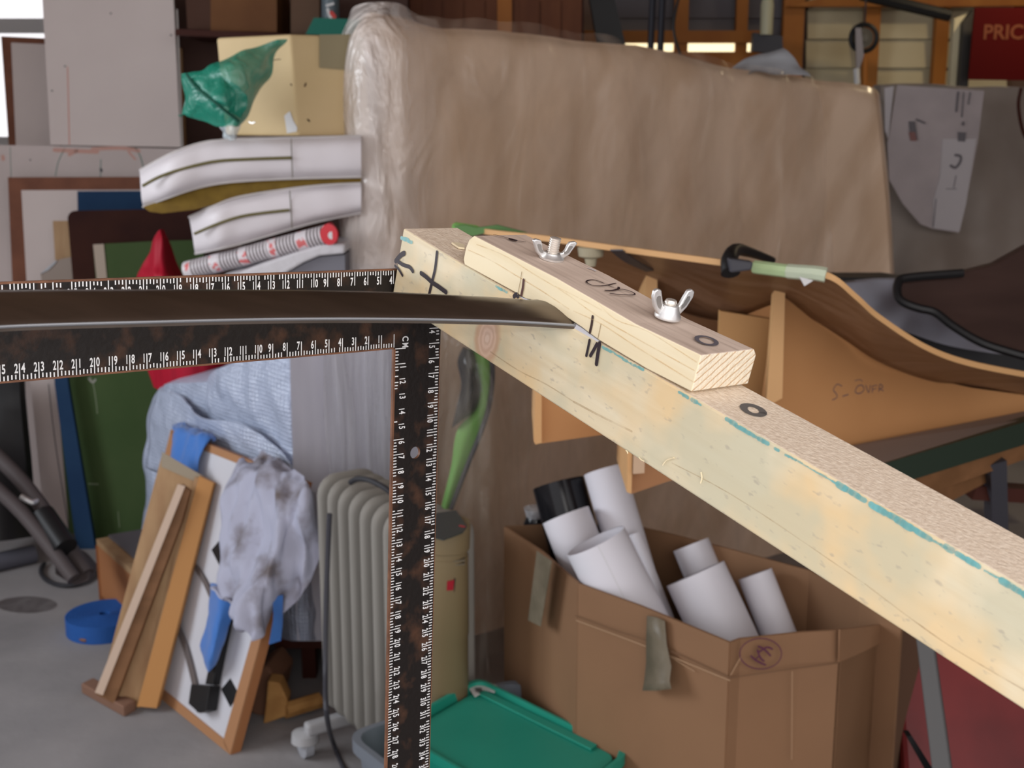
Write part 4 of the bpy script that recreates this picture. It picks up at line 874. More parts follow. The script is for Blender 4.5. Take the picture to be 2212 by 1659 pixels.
mk('strap', surf([[(1318, 540, 1.92), (1345, 540, 1.9)], [(1350, 565, 2.0), (1375, 562, 2.0)], [(1395, 586, 2.1), (1412, 584, 2.1)]], 10, 4), M['darkgrey'], t, label='dark strap', solid=.002)
mk('handle_strap', tube([at(1578, 590, 1.76), at(1576, 560, 1.78), at(1590, 540, 1.85), at(1620, 545, 1.95), at(1668, 562, 2.1)], lambda f: .014 - .008 * f, 12, 24), M['black'], t, smooth=True, label='black strap')
mk('tape', prism([at(1574, 558, 1.74), at(1628, 566, 1.74), at(1624, 584, 1.74), at(1578, 590, 1.74)], (0, .02, 0)), M['darkgrey'], t, label='dark tape', bevel=.003)
mk('white_peg', rings(at(1276, 575, 1.98), (0, 0, 1), [(0, .008), (.012, .01), (.016, .02), (.03, .022), (.034, .01)], 10), mat('peg', (.36, .32, .22), .5), t, smooth=True)
mk('green_leaf', prism([at(x, y, 2.12) for x, y in ((980, 488), (1005, 486), (1030, 492), (1075, 486), (1140, 503), (1060, 500), (1020, 510), (1000, 505))], (0, .01, 0)), mat('dull_green', (.10, .22, .07), .5), t)
mk('torn_paper', prism([at(x, y, 1.7) for x, y in ((1727, 598), (1757, 606), (1738, 618))], (0, .003, 0)), M['offwhite'], t)
# dark panel and cloth to the right
t = thing('dark_seat_panel', 'dark walnut panel with black curved rim at the right edge', 'panel', at(2100, 700, 2.6))
sp = [(1945, 606), (1960, 598), (2080, 588), (2150, 570), (2240, 520), (2240, 770), (2190, 758), (2120, 735), (2060, 700), (2020, 672), (1985, 662), (1955, 652), (1944, 640)]
M['walnut'] = mat('walnut', (.065, .038, .032), .5, col2=(.045, .026, .022), sc=14, stretch=(.3, 1, 1))
mk('panel', prism([at(x, y, 2.62 - (y - 520) * .0008) for x, y in sp], (0, .03, 0)), M['walnut'], t, bevel=.004)
mk('rim', tube([at(x, y, 2.6 - (y - 520) * .0008) for x, y in [(2080, 590), (1960, 600), (1940, 612), (1940, 640), (1955, 655), (1985, 666), (2020, 675), (2060, 705), (2120, 740), (2190, 763), (2240, 776)]], .009, 8, 50), M['black'], t, smooth=True)
mk('pale_cloth', surf([[(1810, 614, 2.72), (1880, 608, 2.72), (1960, 606, 2.72), (1990, 620, 2.72)], [(1860, 650, 2.72), (1930, 655, 2.72), (2010, 660, 2.72), (2080, 690, 2.72)], [(1910, 690, 2.72), (2000, 705, 2.72), (2080, 725, 2.72), (2140, 745, 2.72)], [(1960, 718, 2.72), (2030, 742, 2.72), (2100, 756, 2.72), (2170, 766, 2.72)]], 24, 24, .02, 8, 2, back=(0, .04, 0)), mat('blue_grey_cloth', (.30, .31, .36), .8, col2=(.22, .21, .24), sc=6), label='pale blue grey cloth tucked under the walnut panel', cat='cloth', smooth=80)
mk('dark_foam', prism([at(x, y, 2.80) for x, y in ((1700, 600), (1930, 600), (2250, 640), (2250, 840), (1960, 780), (1800, 690))], (0, .1, 0)), M['black'], label='black foam block under the pale cloth', cat='foam')
# painted beam of the trestle, with rail and legs
t = thing('trestle_bench', 'dark green painted bench beam with brown rail at right', 'bench', at(2100, 1100, 2.05))
bA = at(1760, 1050, 1.85); bB = at(2300, 884, 2.3)
def bm_(x, y, Y): return at(x, y, Y)
yl, yrr = 1.9, 2.22
mk('beam_top', prism([at(1800, 970, 2.06), at(2260, 879, 2.40), at(2260, 899, 2.3), at(1800, 1034, 1.9)], (0, 0, -.01)), M['dustywood'], t)
mk('beam_face', prism([at(1800, 1034, yl), at(2260, 898, 2.3), at(2260, 946, 2.3), at(1800, 1090, yl)], (.01, .04, 0)), M['greenpaint'], t)
mk('rail', prism([at(1800, 1090, yl + .02), at(2260, 946, 2.32), at(2260, 976, 2.32), at(1800, 1140, yl + .02)], (.01, .04, 0)), M['brownwood'], t)
mk('rail', prism([at(1850, 1135, yl + .05), at(2132, 1010, 2.25), at(2132, 1042, 2.25), at(1850, 1190, yl + .05)], (.01, .03, 0)), M['brownwood'], t)
mk('leg', prism([at(2140, 1005, 2.2), at(2175, 995, 2.2), at(2190, fpx(0, 2.6), 2.6), at(2155, fpx(0, 2.6), 2.6)], (0, .04, 0)), M['darkgrey'], t)
mk('crossbar', prism([at(2110, 1050, 2.25), at(2260, 1060, 2.25), at(2260, 1090, 2.25), at(2100, 1080, 2.25)], (0, .04, 0)), M['darkshelf'], t)
# lower right: leg and red machine
lb_ = onz(2080, 1850, 0)
t = thing('folding_trestle', 'grey metal trestle leg standing right of the cartons', 'trestle', lb_)
mk('leg', prism([at(1975, 1350, 1.9), at(2012, 1350, 1.9), at(2075, 1800, 1.75), at(2030, 1800, 1.75)], (.01, .03, 0)), mat('greymetal', (.10, .10, .10), .5), t, bevel=.003)
mk('lower_bar', prism([at(1958, 1590, 1.85), at(1970, 1590, 1.85), at(2040, 1700, 1.85), at(2020, 1700, 1.85)], (.0, .02, 0)), M['black'], t)
mk('red_toolbox', prism([at(1930, 1330, 2.2), at(2260, 1330, 2.2), at(2300, 1780, 2.0), at(1960, 1780, 2.0)], (0, .3, 0)), mat('deep_red', (.20, .018, .018), .4, col2=(.12, .01, .01), sc=6, bump=.1, bsc=5), label='dark red metal case under the pine beam at right', cat='case', bevel=.01)

# ================================================================== cartons with paper rolls
RIMZ = .62
def rz(x, y, z=RIMZ): return onz(x, y, z)
t = thing('cardboard_box', 'large open cardboard box full of white paper rolls', 'box', Vector((.35, 2.05, 0)))
rim = [(1091, 1137), (1172, 1191), (1251, 1260), (1385, 1308), (1480, 1347), (1577, 1387)]
rimR = [(1577, 1387), (1598, 1379), (1728, 1365), (1813, 1360)]
def wall(pl, parent, name, m, drop=None, crease=None, z0=0.0, tt=.005):
    P = [rz(x, y) for x, y in pl]
    rows = [P]
    cz_ = .545
    rows.append([Vector((p.x, p.y, cz_)) for p in P])
    rows.append([Vector((p.x, p.y, cz_ - .004)) for p in P])
    rows.append([Vector((p.x, p.y, .28)) for p in P])
    rows.append([Vector((p.x, p.y, z0)) for p in P])
    return mk(name, grid(rows), m, parent, solid=tt)
wall(rim[:3], t, 'side_panel', M['card'])
wall(rim[2:], t, 'front_panel', M['card'])
wall(rimR, t, 'side_panel', M['card'])
RR = [(1813, 1360), (1870, 1352), (1924, 1348)]
backr = [(1392, 1140), (1452, 1154), (1563, 1182), (1750, 1232), (1860, 1290), (1950, 1330)]
wall(backr, t, 'back_panel', M['card'])
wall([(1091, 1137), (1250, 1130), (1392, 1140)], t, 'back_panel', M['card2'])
# creases, torn corner flap, tapes, mark
Pf = rz(*rim[2]); Pg = rz(*rim[5]); nf = (Pg - Pf).cross(Vector((0, 0, 1))).normalized(); nf = nf if nf.dot(CAM - Pf) > 0 else -nf
Pr = rz(*rimR[3]); nr2 = (Pr - Pg).cross(Vector((0, 0, 1))).normalized(); nr2 = nr2 if nr2.dot(CAM - Pf) > 0 else -nr2
Ps = rz(*rim[0]); nsd = (Pf - Ps).cross(Vector((0, 0, 1))).normalized(); nsd = nsd if nsd.dot(CAM - Pf) > 0 else -nsd
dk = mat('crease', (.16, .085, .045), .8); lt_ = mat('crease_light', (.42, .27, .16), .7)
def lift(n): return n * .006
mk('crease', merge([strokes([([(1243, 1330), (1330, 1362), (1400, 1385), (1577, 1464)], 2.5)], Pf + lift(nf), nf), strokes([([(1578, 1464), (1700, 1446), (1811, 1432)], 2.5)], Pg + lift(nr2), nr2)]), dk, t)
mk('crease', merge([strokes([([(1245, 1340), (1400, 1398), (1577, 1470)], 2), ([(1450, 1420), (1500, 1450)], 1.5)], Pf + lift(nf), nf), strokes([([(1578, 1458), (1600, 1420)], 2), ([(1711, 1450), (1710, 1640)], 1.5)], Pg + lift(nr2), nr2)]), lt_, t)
mk('tape', ([onp(x, y, Ps + nsd * .03, nsd) for x, y in ((1160, 1190), (1192, 1212), (1168, 1353), (1141, 1340))], [(0, 1, 2, 3)]), M['tape'], t, solid=.001)
mk('peeled_tape', grid([[onp(x, y, Pf + nf * l, nf) for x, y, l in r] for r in (
    [(1398, 1330, .008), (1420, 1334, .008), (1436, 1342, .008)], [(1396, 1380, .008), (1418, 1384, .008), (1440, 1392, .008)], [(1396, 1430, .01), (1420, 1434, .012), (1450, 1440, .02)],
    [(1392, 1470, .014), (1420, 1476, .018), (1446, 1470, .03)], [(1388, 1492, .02), (1418, 1492, .028), (1450, 1488, .03)])]), M['tape'], t, solid=.001, smooth=True)
mk('circled_mark', strokes([([(1643 + 45 * cos(a), 1412 + 33 * sin(a)) for a in [i * 2 * pi / 28 - .3 for i in range(29)]], 2.4),
     ([(1622, 1417), (1634, 1427), (1653, 1436)], 4), ([(1636, 1404), (1642, 1420), (1650, 1428)], 4), ([(1638, 1396), (1650, 1402), (1664, 1416)], 4), ([(1640, 1408), (1656, 1398), (1668, 1402)], 4), ([(1632, 1424), (1640, 1416)], 3)], Pg + lift(nr2), nr2), mat('purple_ink', (.09, .02, .05), .6), t)
# second, taller carton behind on the right
t = thing('tall_carton', 'narrow brown carton standing right of the box of rolls', 'carton', Vector((.6, 1.95, 0)))
c1 = rz(1813, 1360); c2 = at(1924, 1346, 2.02); c3 = at(1990, 1340, 2.15)
def vwall(a, b, m, nm2, zt=None):
    za, zb_ = a.z, b.z
    return mk(nm2, ([a, b, Vector((b.x, b.y, 0)), Vector((a.x, a.y, 0))], [(0, 1, 2, 3)]), m, t, solid=.005)
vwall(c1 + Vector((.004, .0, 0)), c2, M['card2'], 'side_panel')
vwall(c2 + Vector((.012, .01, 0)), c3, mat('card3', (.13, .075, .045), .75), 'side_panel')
mk('edge', tube([c2 + Vector((.004, -.004, 0)), Vector((c2.x + .002, c2.y - .004, 0))], .004, 6), M['black'], t)
n3 = (c2 - c1).cross(Vector((0, 0, 1))).normalized(); n3 = n3 if n3.dot(CAM - c1) > 0 else -n3
mk('torn_flap', ([onp(x, y, c1 + n3 * .007, n3) for x, y in ((1813, 1360), (1924, 1346), (1916, 1378), (1895, 1392), (1845, 1416), (1811, 1430))], [tuple(range(6))]), M['card'], t, solid=.003)
# ---- paper rolls
def roll(tl, tr, axis_px, Y, label, name='paper_roll', m='paper', open_=True, L=.55, group='paper rolls in the cardboard box', thick=.004, dY=.05, k=.42):
    """tl,tr: pixels of the two ends of the upper rim; axis_px: direction of the axis in the picture"""
    a, b = at(tl[0], tl[1], Y), at(tr[0], tr[1], Y + .0)
    c = (a + b) / 2; r = (a - b).length / 2
    dY = 0
    for _ in range(8):
        q = at((tl[0] + tr[0]) / 2 + axis_px[0], (tl[1] + tr[1]) / 2 + axis_px[1], Y + dY)
        dY = -k * (c.z - q.z)
    ax = (q - c).normalized()
    # keep inside the box: stop at the floor
    if c.z + ax.z * L < .02: L = (c.z - .02) / -ax.z
    tt = thing(name, label, 'roll', c + ax * L, group=None)
    mk('sheet', rings(c, ax, [(0.0, r - thick), (0, r), (L, r), (L, r - thick)], 40, False), M[m], tt, smooth=True)
    if open_:
        mk('inside', rings(c, ax, [(0.001, r - thick), (L, r - thick)], 40, False), M[m], tt, smooth=True)
    else:
        mk('inner_turns', rings(c, ax, [(0.002, r - thick), (.004, r * .4), (.03, r * .38), (.03, 0.0)], 40, False), M[m], tt, smooth=True)
    return tt, c, ax, r, L
roll((1151, 1058), (1262, 1030), (34, 130), 2.40, 'thick black roll behind the white paper rolls', 'black_roll', 'blackgloss', dY=.0)
roll((1261, 1026), (1349, 1004), (88, 300), 2.36, 'tallest white paper roll leaning above all the others', dY=.0)
roll((1172, 1130), (1272, 1096), (70, 180), 2.30, 'white paper roll leftmost in the box behind the flared one', dY=.0)
roll((1357, 1156), (1384, 1149), (78, 200), 2.25, 'thin white paper roll beside the open pinkish tube', dY=.02)
tt, c, ax, r, L = roll((1223, 1196), (1350, 1140), (125, 250), 2.12, 'open pinkish white paper tube at the front left of the box', m='paper', k=.2, thick=.002)
mk('paper_edge', ribbon([c - CAM * 0 + ax * (k * .02) + (CAM - c).normalized() * (r + .0008) - ax * ((CAM - c).normalized().dot(ax)) * r for k in range(18)], .0012, (CAM - c).normalized()), M['offwhite'], tt)
roll((1454, 1190), (1531, 1162), (45, 110), 2.29, 'short stubby white paper roll at the back right of the box', dY=.0)
roll((1438, 1262), (1566, 1216), (110, 240), 2.13, 'widest white paper roll in front of the stubby one', L=.40)
roll((1594, 1250), (1668, 1230), (62, 160), 2.16, 'rightmost white paper roll in the box', L=.38)
t = thing('black_bottle', 'black bottle with a clear cap behind the left rim of the box', 'bottle', Vector((.1, 2.46, 0)))
bc = at(1158, 1200, 2.46)
mk('body', rings(bc + Vector((0, 0, -.2)), (0, 0, 1), [(0, .026), (.27, .026), (.285, .02)], 20), M['blackgloss'], t, smooth=True)
mk('cap', rings(bc + Vector((0, 0, .085)), (0, 0, 1), [(0, .021), (.018, .026), (.02, .0)], 20), film('cap', (.5, .5, .52), .5, .2, .3, 40, opac2=.9), t, smooth=True)
# ================================================================== radiator
t = thing('oil_radiator', 'pale grey oil filled radiator with many upright fins', 'radiator', Vector((-.33, 2.45, 0)))
ra_ = Vector((at(684, 1040, 2.62).x, 2.62, 0)); rb_ = Vector((at(842, 1130, 2.34).x, 2.34, 0))
axr = (rb_ - ra_); sp_ = axr / 6.6; axn = axr.normalized(); dpt = Vector((-axn.y, axn.x, 0)); dpt = dpt if dpt.x > 0 else -dpt
ztop = ra_ and at(684, 1028, 2.62).z; zbot = .10
def fin(p):
    w_ = .15; th = .017; R_ = .045; prof = []
    def rr(w0, w1, z0, z1, R):
        out = []
        for cx_, cz_, a0 in ((w1 - R, z1 - R, 0), (w0 + R, z1 - R, 90), (w0 + R, z0 + R, 180), (w1 - R, z0 + R, 270)):
            for k in range(6):
                a = radians(a0 + k * 18); out.append((cx_ + R * cos(a), cz_ + R * sin(a)))
        return out
    V = []; F = []; lay = []
    for s, ins in ((-th / 2, .010), (-th / 2 + .004, .003), (0, 0), (th / 2 - .004, .003), (th / 2, .010)):
        pr = rr(ins, w_ - ins, zbot + ins, ztop - ins, R_ - ins * .5)
        lay.append([p + dpt * a + Vector((0, 0, z)) + axn * s for a, z in pr])
    n = len(lay[0]); V = [v for l in lay for v in l]
    for k in range(4): F += [(k * n + i, k * n + (i + 1) % n, (k + 1) * n + (i + 1) % n, (k + 1) * n + i) for i in range(n)]
    F += [tuple(range(n)), tuple(range(4 * n, 5 * n))]
    return V, F
for k in range(9):
    mk('fin', fin(ra_ + sp_ * k), M['radiator'], t, smooth=True)
for z in (zbot + .04, ztop - .07):
    mk('header_tube', cyl(ra_ + dpt * .075 + Vector((0, 0, z)), ra_ + sp_ * 8 + dpt * .075 + Vector((0, 0, z)), .02, n=14), M['radiator'], t)
for k, s in ((-.2, 1), (7.6, 1)):
    fp = ra_ + sp_ * k
    fo = mk('foot', pbox(fp - dpt * .05 + Vector((0, 0, .06)), dpt * .25, axn * .03, (0, 0, .03)), mat('foot_grey', (.40, .40, .41), .4), t, bevel=.008)
    for q in (-.045, .19):
        mk('wheel', rings(fp + dpt * q + Vector((0, 0, .028)), dpt, [(-.012, .02), (-.01, .027), (.01, .027), (.012, .02)], 20), mat('wheel_grey', (.36, .37, .4), .4), t, smooth=True)
        mk('wheel_cover', rings(fp + dpt * q + Vector((0, 0, .04)), (0, 0, 1), [(0, .032), (.02, .03), (.026, .015)], 16), mat('cover_grey', (.42, .42, .43), .4), t, smooth=True)
mk('power_cord', tube([at(757, 1042, 2.5), at(775, 1034, 2.48), at(805, 1040, 2.45), at(842, 1062, 2.42), at(860, 1090, 2.42)], .006, 8, 24), M['rubber'], t, smooth=True)
mk('hanging_cord', tube([at(712, 1110, 2.46), at(708, 1200, 2.46), at(704, 1320, 2.44), at(703, 1450, 2.40), at(706, 1545, 2.3), onz(722, 1610, .02), onz(760, 1690, .01), onz(840, 1760, .01)], .0055, 8, 60), M['darkgrey'], label='dark cord hanging down in front of the radiator fins', cat='cord', smooth=True)
# ================================================================== cream tower
t = thing('tower_heater', 'cream tower appliance with dark top panel and red switch', 'appliance', onz(960, 1520, 0))
yt = 2.22
cb = at(962, 1200, yt); rw = abs(at(1010, 1200, yt).x - at(914, 1200, yt).x) / 2
tc_ = Vector((cb.x, yt + rw, 0))
def oval(z, r, sy_=1.0, n=36): return [Vector((tc_.x + r * cos(a), tc_.y + r * sy_ * sin(a), z)) for a in [2 * pi * i / n for i in range(n)]]
def loft(rs):
    n = len(rs[0]); V = [v for r in rs for v in r]
    F = [(k * n + i, k * n + (i + 1) % n, (k + 1) * n + (i + 1) % n, (k + 1) * n + i) for k in range(len(rs) - 1) for i in range(n)]
    return V, F + [tuple(range(n)), tuple(range((len(rs) - 1) * n, len(rs) * n))]
zt1 = at(962, 1182, yt).z; zt2 = at(962, 1215, yt).z
mk('body', loft([oval(0.0, rw * .94), oval(zt2 - .16, rw * .96), oval(zt2 - .158, rw * 1.0), oval(zt2, rw * 1.0)]), M['cream'], t, smooth=True)
mk('collar', loft([oval(zt2, rw * .96), oval(zt2 + .012, rw * .97), oval(zt2 + .014, rw * 1.06), oval(zt1 + .03, rw * 1.12), oval(zt1 + .036, rw * 1.08)]), M['cream'], t, smooth=True)
ztp = zt1 + .037
tp = [onz(x, y, ztp) for x, y in ((944, 1110), (985, 1104), (1009, 1139), (1000, 1152), (958, 1168), (925, 1160), (925, 1115))]
mk('control_panel', prism(tp, (0, 0, .002)), mat('panel_grey', (.035, .045, .045), .35), t)
mk('red_light', strokes([([(994, 1136), (1002, 1138)], 8)], Vector((0, 0, ztp + .002)), Vector((0, 0, 1))), mat('led_red', (.5, .02, .04), .3), t)
sw = mk('switch_frame', prism([at(962, 1252, yt + .003), at(984, 1249, yt + .003), at(982, 1279, yt + .003), at(961, 1281, yt + .003)], (0, .03, 0)), M['black'], t)
mk('rocker', prism([at(966, 1256, yt - .002), at(981, 1254, yt - .002), at(979, 1275, yt - .002), at(965, 1276, yt - .002)], (0, .01, 0)), mat('switch_red', (.30, .01, .02), .3), sw)
mk('vent', merge([prism([at(x, y, yt + .004) for x, y in ((944 + k * 1, 1216 + k * 8), (1004, 1210 + k * 8), (1004, 1212 + k * 8), (944, 1218 + k * 8))], (0, .02, 0)) for k in range(2)]), M['tape'], t)
# bagged fin behind the heater
yf = 2.9
t = thing('green_fin', 'green and black curved fin hanging inside a clear plastic bag', 'fin', at(970, 1090, yf))
mk('green_blade', surf([[(1014, 730, yf), (1035, 730, yf - .01), (1052, 735, yf)], [(1032, 800, yf), (1046, 800, yf - .01), (1060, 805, yf)], [(1030, 880, yf), (1044, 880, yf - .01), (1054, 880, yf)],
                         [(988, 930, yf), (1012, 930, yf - .01), (1036, 935, yf)], [(974, 1010, yf), (988, 1010, yf - .01), (1004, 1015, yf)], [(952, 1100, yf), (962, 1100, yf - .01), (972, 1100, yf)]], 40, 8, 0, back=(0, .012, 0)), M['leafgreen'], t, smooth=80)
mk('black_blade', surf([[(1000, 752, yf - .01), (1010, 755, yf - .02), (1022, 758, yf - .01)], [(988, 782, yf - .01), (1010, 790, yf - .04), (1032, 800, yf - .01)], [(996, 830, yf - .01), (1018, 835, yf - .04), (1039, 840, yf - .01)], [(986, 880, yf - .01), (1005, 885, yf - .04), (1028, 885, yf - .01)],
                         [(976, 925, yf - .01), (990, 915, yf - .02), (1004, 905, yf - .01)]], 30, 12, 0, back=(0, .02, 0)), M['blackgloss'], t, smooth=80)
mk('dark_edging', tube([at(1056, 740, yf - .005), at(1064, 800, yf - .005), at(1058, 870, yf - .005), at(1038, 935, yf - .005), at(1006, 1015, yf - .005), at(974, 1100, yf - .005)], .006, 8, 40), M['darkgrey'], t, smooth=True)
mk('plastic_bag', surf([[(960, 700, 2.85), (1010, 700, 2.80), (1060, 700, 2.79), (1110, 710, 2.82), (1150, 720, 2.9)], [(955, 800, 2.84), (1010, 800, 2.76), (1060, 800, 2.74), (1100, 820, 2.8), (1140, 840, 2.9)],
                         [(955, 950, 2.82), (1010, 950, 2.74), (1060, 950, 2.70), (1110, 960, 2.78), (1150, 970, 2.9)], [(955, 1150, 2.8), (1010, 1150, 2.7), (1060, 1150, 2.66), (1110, 1150, 2.76), (1150, 1120, 2.9)],
                         [(955, 1350, 2.75), (1010, 1350, 2.6), (1060, 1340, 2.56), (1100, 1330, 2.7), (1130, 1250, 2.85)], [(955, 1500, 2.7), (1010, 1500, 2.56), (1060, 1490, 2.52), (1090, 1480, 2.66), (1110, 1400, 2.8)]], 70, 50, .03, 6, 12, stretch=(2, 1, .35)),
   M['bagfilm'], label='long clear plastic bag hanging between heater and cardboard box', cat='bag', smooth=80)
# ================================================================== green lid and grey tub
zl = .34
t = thing('grey_tub', 'grey plastic storage tub at the bottom under the green lid', 'tub', Vector((-.05, 1.75, 0)))
def rectround(p, R, k=5):
    out = []; n = len(p)
    for i in range(n):
        a, b, c = p[i - 1], p[i], p[(i + 1) % n]
        u = (a - b).normalized(); v = (c - b).normalized()
        p0, p1 = b + u * R, b + v * R
        for j in range(k + 1):
            s = j / k; out.append(p0 * (1 - s) ** 2 + b * 2 * s * (1 - s) + p1 * s * s)
    return out
q0 = onz(742, 1585, zl - .03)
q1 = onz(1000, 1500, zl - .03); q2 = onz(1480, 1680, zl - .03)
ux = (q1 - q0).normalized(); uy = Vector((ux.y, -ux.x, 0))
tub = [q0, q0 + ux * .40, q0 + ux * .40 + uy * .42, q0 + uy * .42]
outer = rectround(tub, .05); cen = (tub[0] + tub[2]) / 2
def ringat(P, s, z): return [Vector((cen.x + (p.x - cen.x) * s, cen.y + (p.y - cen.y) * s, z)) for p in P]
lay = [ringat(outer, .84, .005), ringat(outer, .95, zl - .06), ringat(outer, 1.0, zl - .055), ringat(outer, 1.0, zl - .03), ringat(outer, .94, zl - .03), ringat(outer, .80, .02)]
V, F = loft(lay); mk('shell', (V, F), M['greyplastic'], t, smooth=True)
t = thing('storage_box', 'translucent green storage box with label resting in the grey tub', 'box', Vector((.02, 1.8, 0)))
g0 = onz(840, 1572, zl); g1 = onz(1032, 1462, zl); g2 = onz(1362, 1625, zl)
u1 = g1 - g0; u2 = g2 - g1
gq = [g0, g1, g2, g0 + u2]
go = rectround(gq, .03); cen = (gq[0] + gq[2]) / 2
lay = [ringat(go, .9, zl - .12), ringat(go, .97, zl - .02), ringat(go, 1.0, zl - .018), ringat(go, 1.0, zl), ringat(go, .955, zl), ringat(go, .94, zl - .022), ringat(go, .90, zl - .024), ringat(go, .89, zl - .012)]
V, F = loft(lay); mk('lid', (V, F), M['greenplastic'], t, smooth=True)
mk('rib', prism([onz(x, y, zl - .011) for x, y in ((1030, 1500), (1046, 1494), (1290, 1612), (1276, 1622))], (0, 0, .004)), M['greenplastic'], t, bevel=.001)
lab = mk('label', prism([onz(x, y, zl - .008) for x, y in ((1014, 1490), (1018, 1478), (1044, 1470), (1074, 1482), (1068, 1497), (1052, 1492), (1026, 1506))], (0, 0, .001)), M['offwhite'], t)
mk('barcode', merge([prism([onz(x + k * 3, y, zl - .0065) for x, y in ((1026, 1486), (1028, 1486), (1030, 1494), (1028, 1495))], (0, 0, .0004)) for k in range(5)]), M['darkgrey'], lab)

# ================================================================== FOREGROUND, frames solved from the photograph (camera frame, metres)
SC = 1.012
O = P2w(Vector((-.06709884, -.09475517, .76900822)) * SC)
d = c2w((.60907645, .4005258, -.68454727)); u = c2w((-.19003474, .9116734, .36433282)); wv_ = c2w((.77000823, -.09181878, .63139261))
TH = .045 * SC; TW = .0418 * SC; CH = .0202 * SC; CW = .0415 * SC; TL = .66
FR = Matrix((d, wv_, -u)).transposed()
def tp_(x, y, z): return O + d * x + wv_ * y - u * z              # timber frame: along, back, up
def tl_(p): q = p - O; return Vector((q.dot(d), q.dot(wv_), -q.dot(u)))
kn = tl_(onp(1052, 732, O, wv_))
M['pine_side'] = woodmat('pine_side', (.72, .61, .41), (.78, .69, .50), (.62, .49, .30), ring=45, rough=.55, fine=260, patch=((.76, .55, .29), 15, .75), patch2=((.54, .52, .38), 19, .7), knot=(tuple(kn), .0112, .72), speck=((.34, .30, .25), 260, .45), mottled=.35)
M['mdf_top'] = mat('fuzzy_top', (.72, .59, .46), .85, col2=(.88, .76, .62), sc=420, lo=.35, hi=.7, detail=3, bump=.25, bsc=700, stretch=(.6, 1, 1))
M['pine_cap'] = woodmat('pine_cap', (.82, .70, .46), (.88, .78, .56), (.72, .55, .30), ring=38, rough=.5, fine=120, mottled=.3, dist=.6)
M['sawn_top'] = woodmat('sawn_top', (.60, .48, .40), (.70, .57, .48), (.44, .34, .28), ring=45, rough=.7, fine=320, mottled=.6)
def endmat():
    m = mat('end_grain', (.74, .62, .46), .8, bump=.25, bsc=400); nt = m.node_tree; N = nt.nodes; L = nt.links; b = N['Principled BSDF']
    tc = N.new('ShaderNodeTexCoord'); dt = N.new('ShaderNodeVectorMath'); dt.operation = 'DOT_PRODUCT'; L.new(tc.outputs['Object'], dt.inputs[0]); dt.inputs[1].default_value = (0, -.75, 1.0)
    nz = N.new('ShaderNodeTexNoise'); nz.inputs['Scale'].default_value = 60; L.new(tc.outputs['Object'], nz.inputs['Vector'])
    ma = N.new('ShaderNodeMath'); ma.operation = 'MULTIPLY_ADD'; L.new(nz.outputs['Fac'], ma.inputs[0]); ma.inputs[1].default_value = .35
    ml = N.new('ShaderNodeMath'); ml.operation = 'MULTIPLY'; L.new(dt.outputs['Value'], ml.inputs[0]); ml.inputs[1].default_value = 210; L.new(ml.outputs[0], ma.inputs[2])
    fr = N.new('ShaderNodeMath'); fr.operation = 'FRACT'; L.new(ma.outputs[0], fr.inputs[0])
    r = N.new('ShaderNodeValToRGB'); e = r.color_ramp.elements; e[0].position = .0; e[0].color = (.76, .66, .50, 1); e[1].position = .96; e[1].color = (.60, .42, .26, 1); q = e.new(.72); q.color = (.78, .70, .56, 1); q = e.new(.88); q.color = (.50, .32, .17, 1)
    L.new(fr.outputs[0], r.inputs[0]); L.new(r.outputs[0], b.inputs['Base Color']); return m
M['end_grain'] = endmat()
SW = 1.45
beam = thing('pine_beam', 'long pale pine beam with marker strokes running across the foreground', 'beam', O, frame=FR)
xs__ = [0, .03, .06, .1, .15, .2, .3, .4, .5, TL]
rows_t = []
def bow(x): return .0012 * max(0, 1 - x / .1) ** 2
sec = lambda x: [tp_(x, 0, -TH + 0 * x), tp_(x, 0, bow(x)), tp_(x, TW, bow(x)), tp_(x, TW, -TH)]
V = []; F = []
for i, x in enumerate(xs__): V += sec(x)
for i in range(len(xs__) - 1):
    F += [(4 * i + k, 4 * i + (k + 1) % 4, 4 * i + 4 + (k + 1) % 4, 4 * i + 4 + k) for k in range(4)]
F += [(0, 1, 2, 3), tuple(4 * (len(xs__) - 1) + k for k in range(4))]
mk('beam_body', (V, F), [M['pine_side'], M['mdf_top']], beam, bevel=.0012, seg=3, matidx=lambda c, n: 1 if n.dot(-u) > .8 else 0)
sideO = O; topO = O + Vector((0, 0, 0))
mk('marker_stroke', strokes([([(874, 547), (866, 552), (856, 564)], 8)], O, wv_, .0004), M['marker'], beam)
mk('marker_stroke', strokes([([(860, 564), (872, 572), (886, 577), (893, 586)], 6)], O, wv_, .0005), M['marker'], beam)
mk('marker_stroke', strokes([([(855, 574), (863, 582), (871, 595)], 4)], O, wv_, .0006), M['marker'], beam)
mk('marker_stroke', strokes([([(945, 545), (941, 580), (934, 610), (928, 636)], 6)], O, wv_, .0004), M['marker'], beam)
mk('marker_stroke', strokes([([(911, 590), (922, 598), (935, 610), (950, 620), (965, 631)], 7)], O, wv_, .0006), M['marker'], beam)
mk('marker_stroke', strokes([([(1275, 735), (1271, 755), (1268, 768)], 5), ([(1291, 743), (1284, 756), (1277, 768)], 6), ([(1297, 742), (1293, 765), (1290, 786)], 7)], O, wv_, .0005), M['marker'], beam)
mk('marker_stroke', strokes([([(1112, 640), (1117, 636), (1120, 640)], 7)], O, wv_, .0005), M['marker'], beam)
def loopmark(cx_, cy_, a, b, rot, wd, Op, n):
    return strokes([([(cx_ + a * cos(t_) * cos(rot) - b * sin(t_) * sin(rot), cy_ + a * cos(t_) * sin(rot) + b * sin(t_) * cos(rot)) for t_ in [i * 2 * pi / 20 for i in range(21)]], wd)], Op, n, .0004)
mk('ring_mark', loopmark(1627, 887, 22, 9, .32, 12, O, u), mat('pencil_black', (.13, .12, .115), .8), beam)
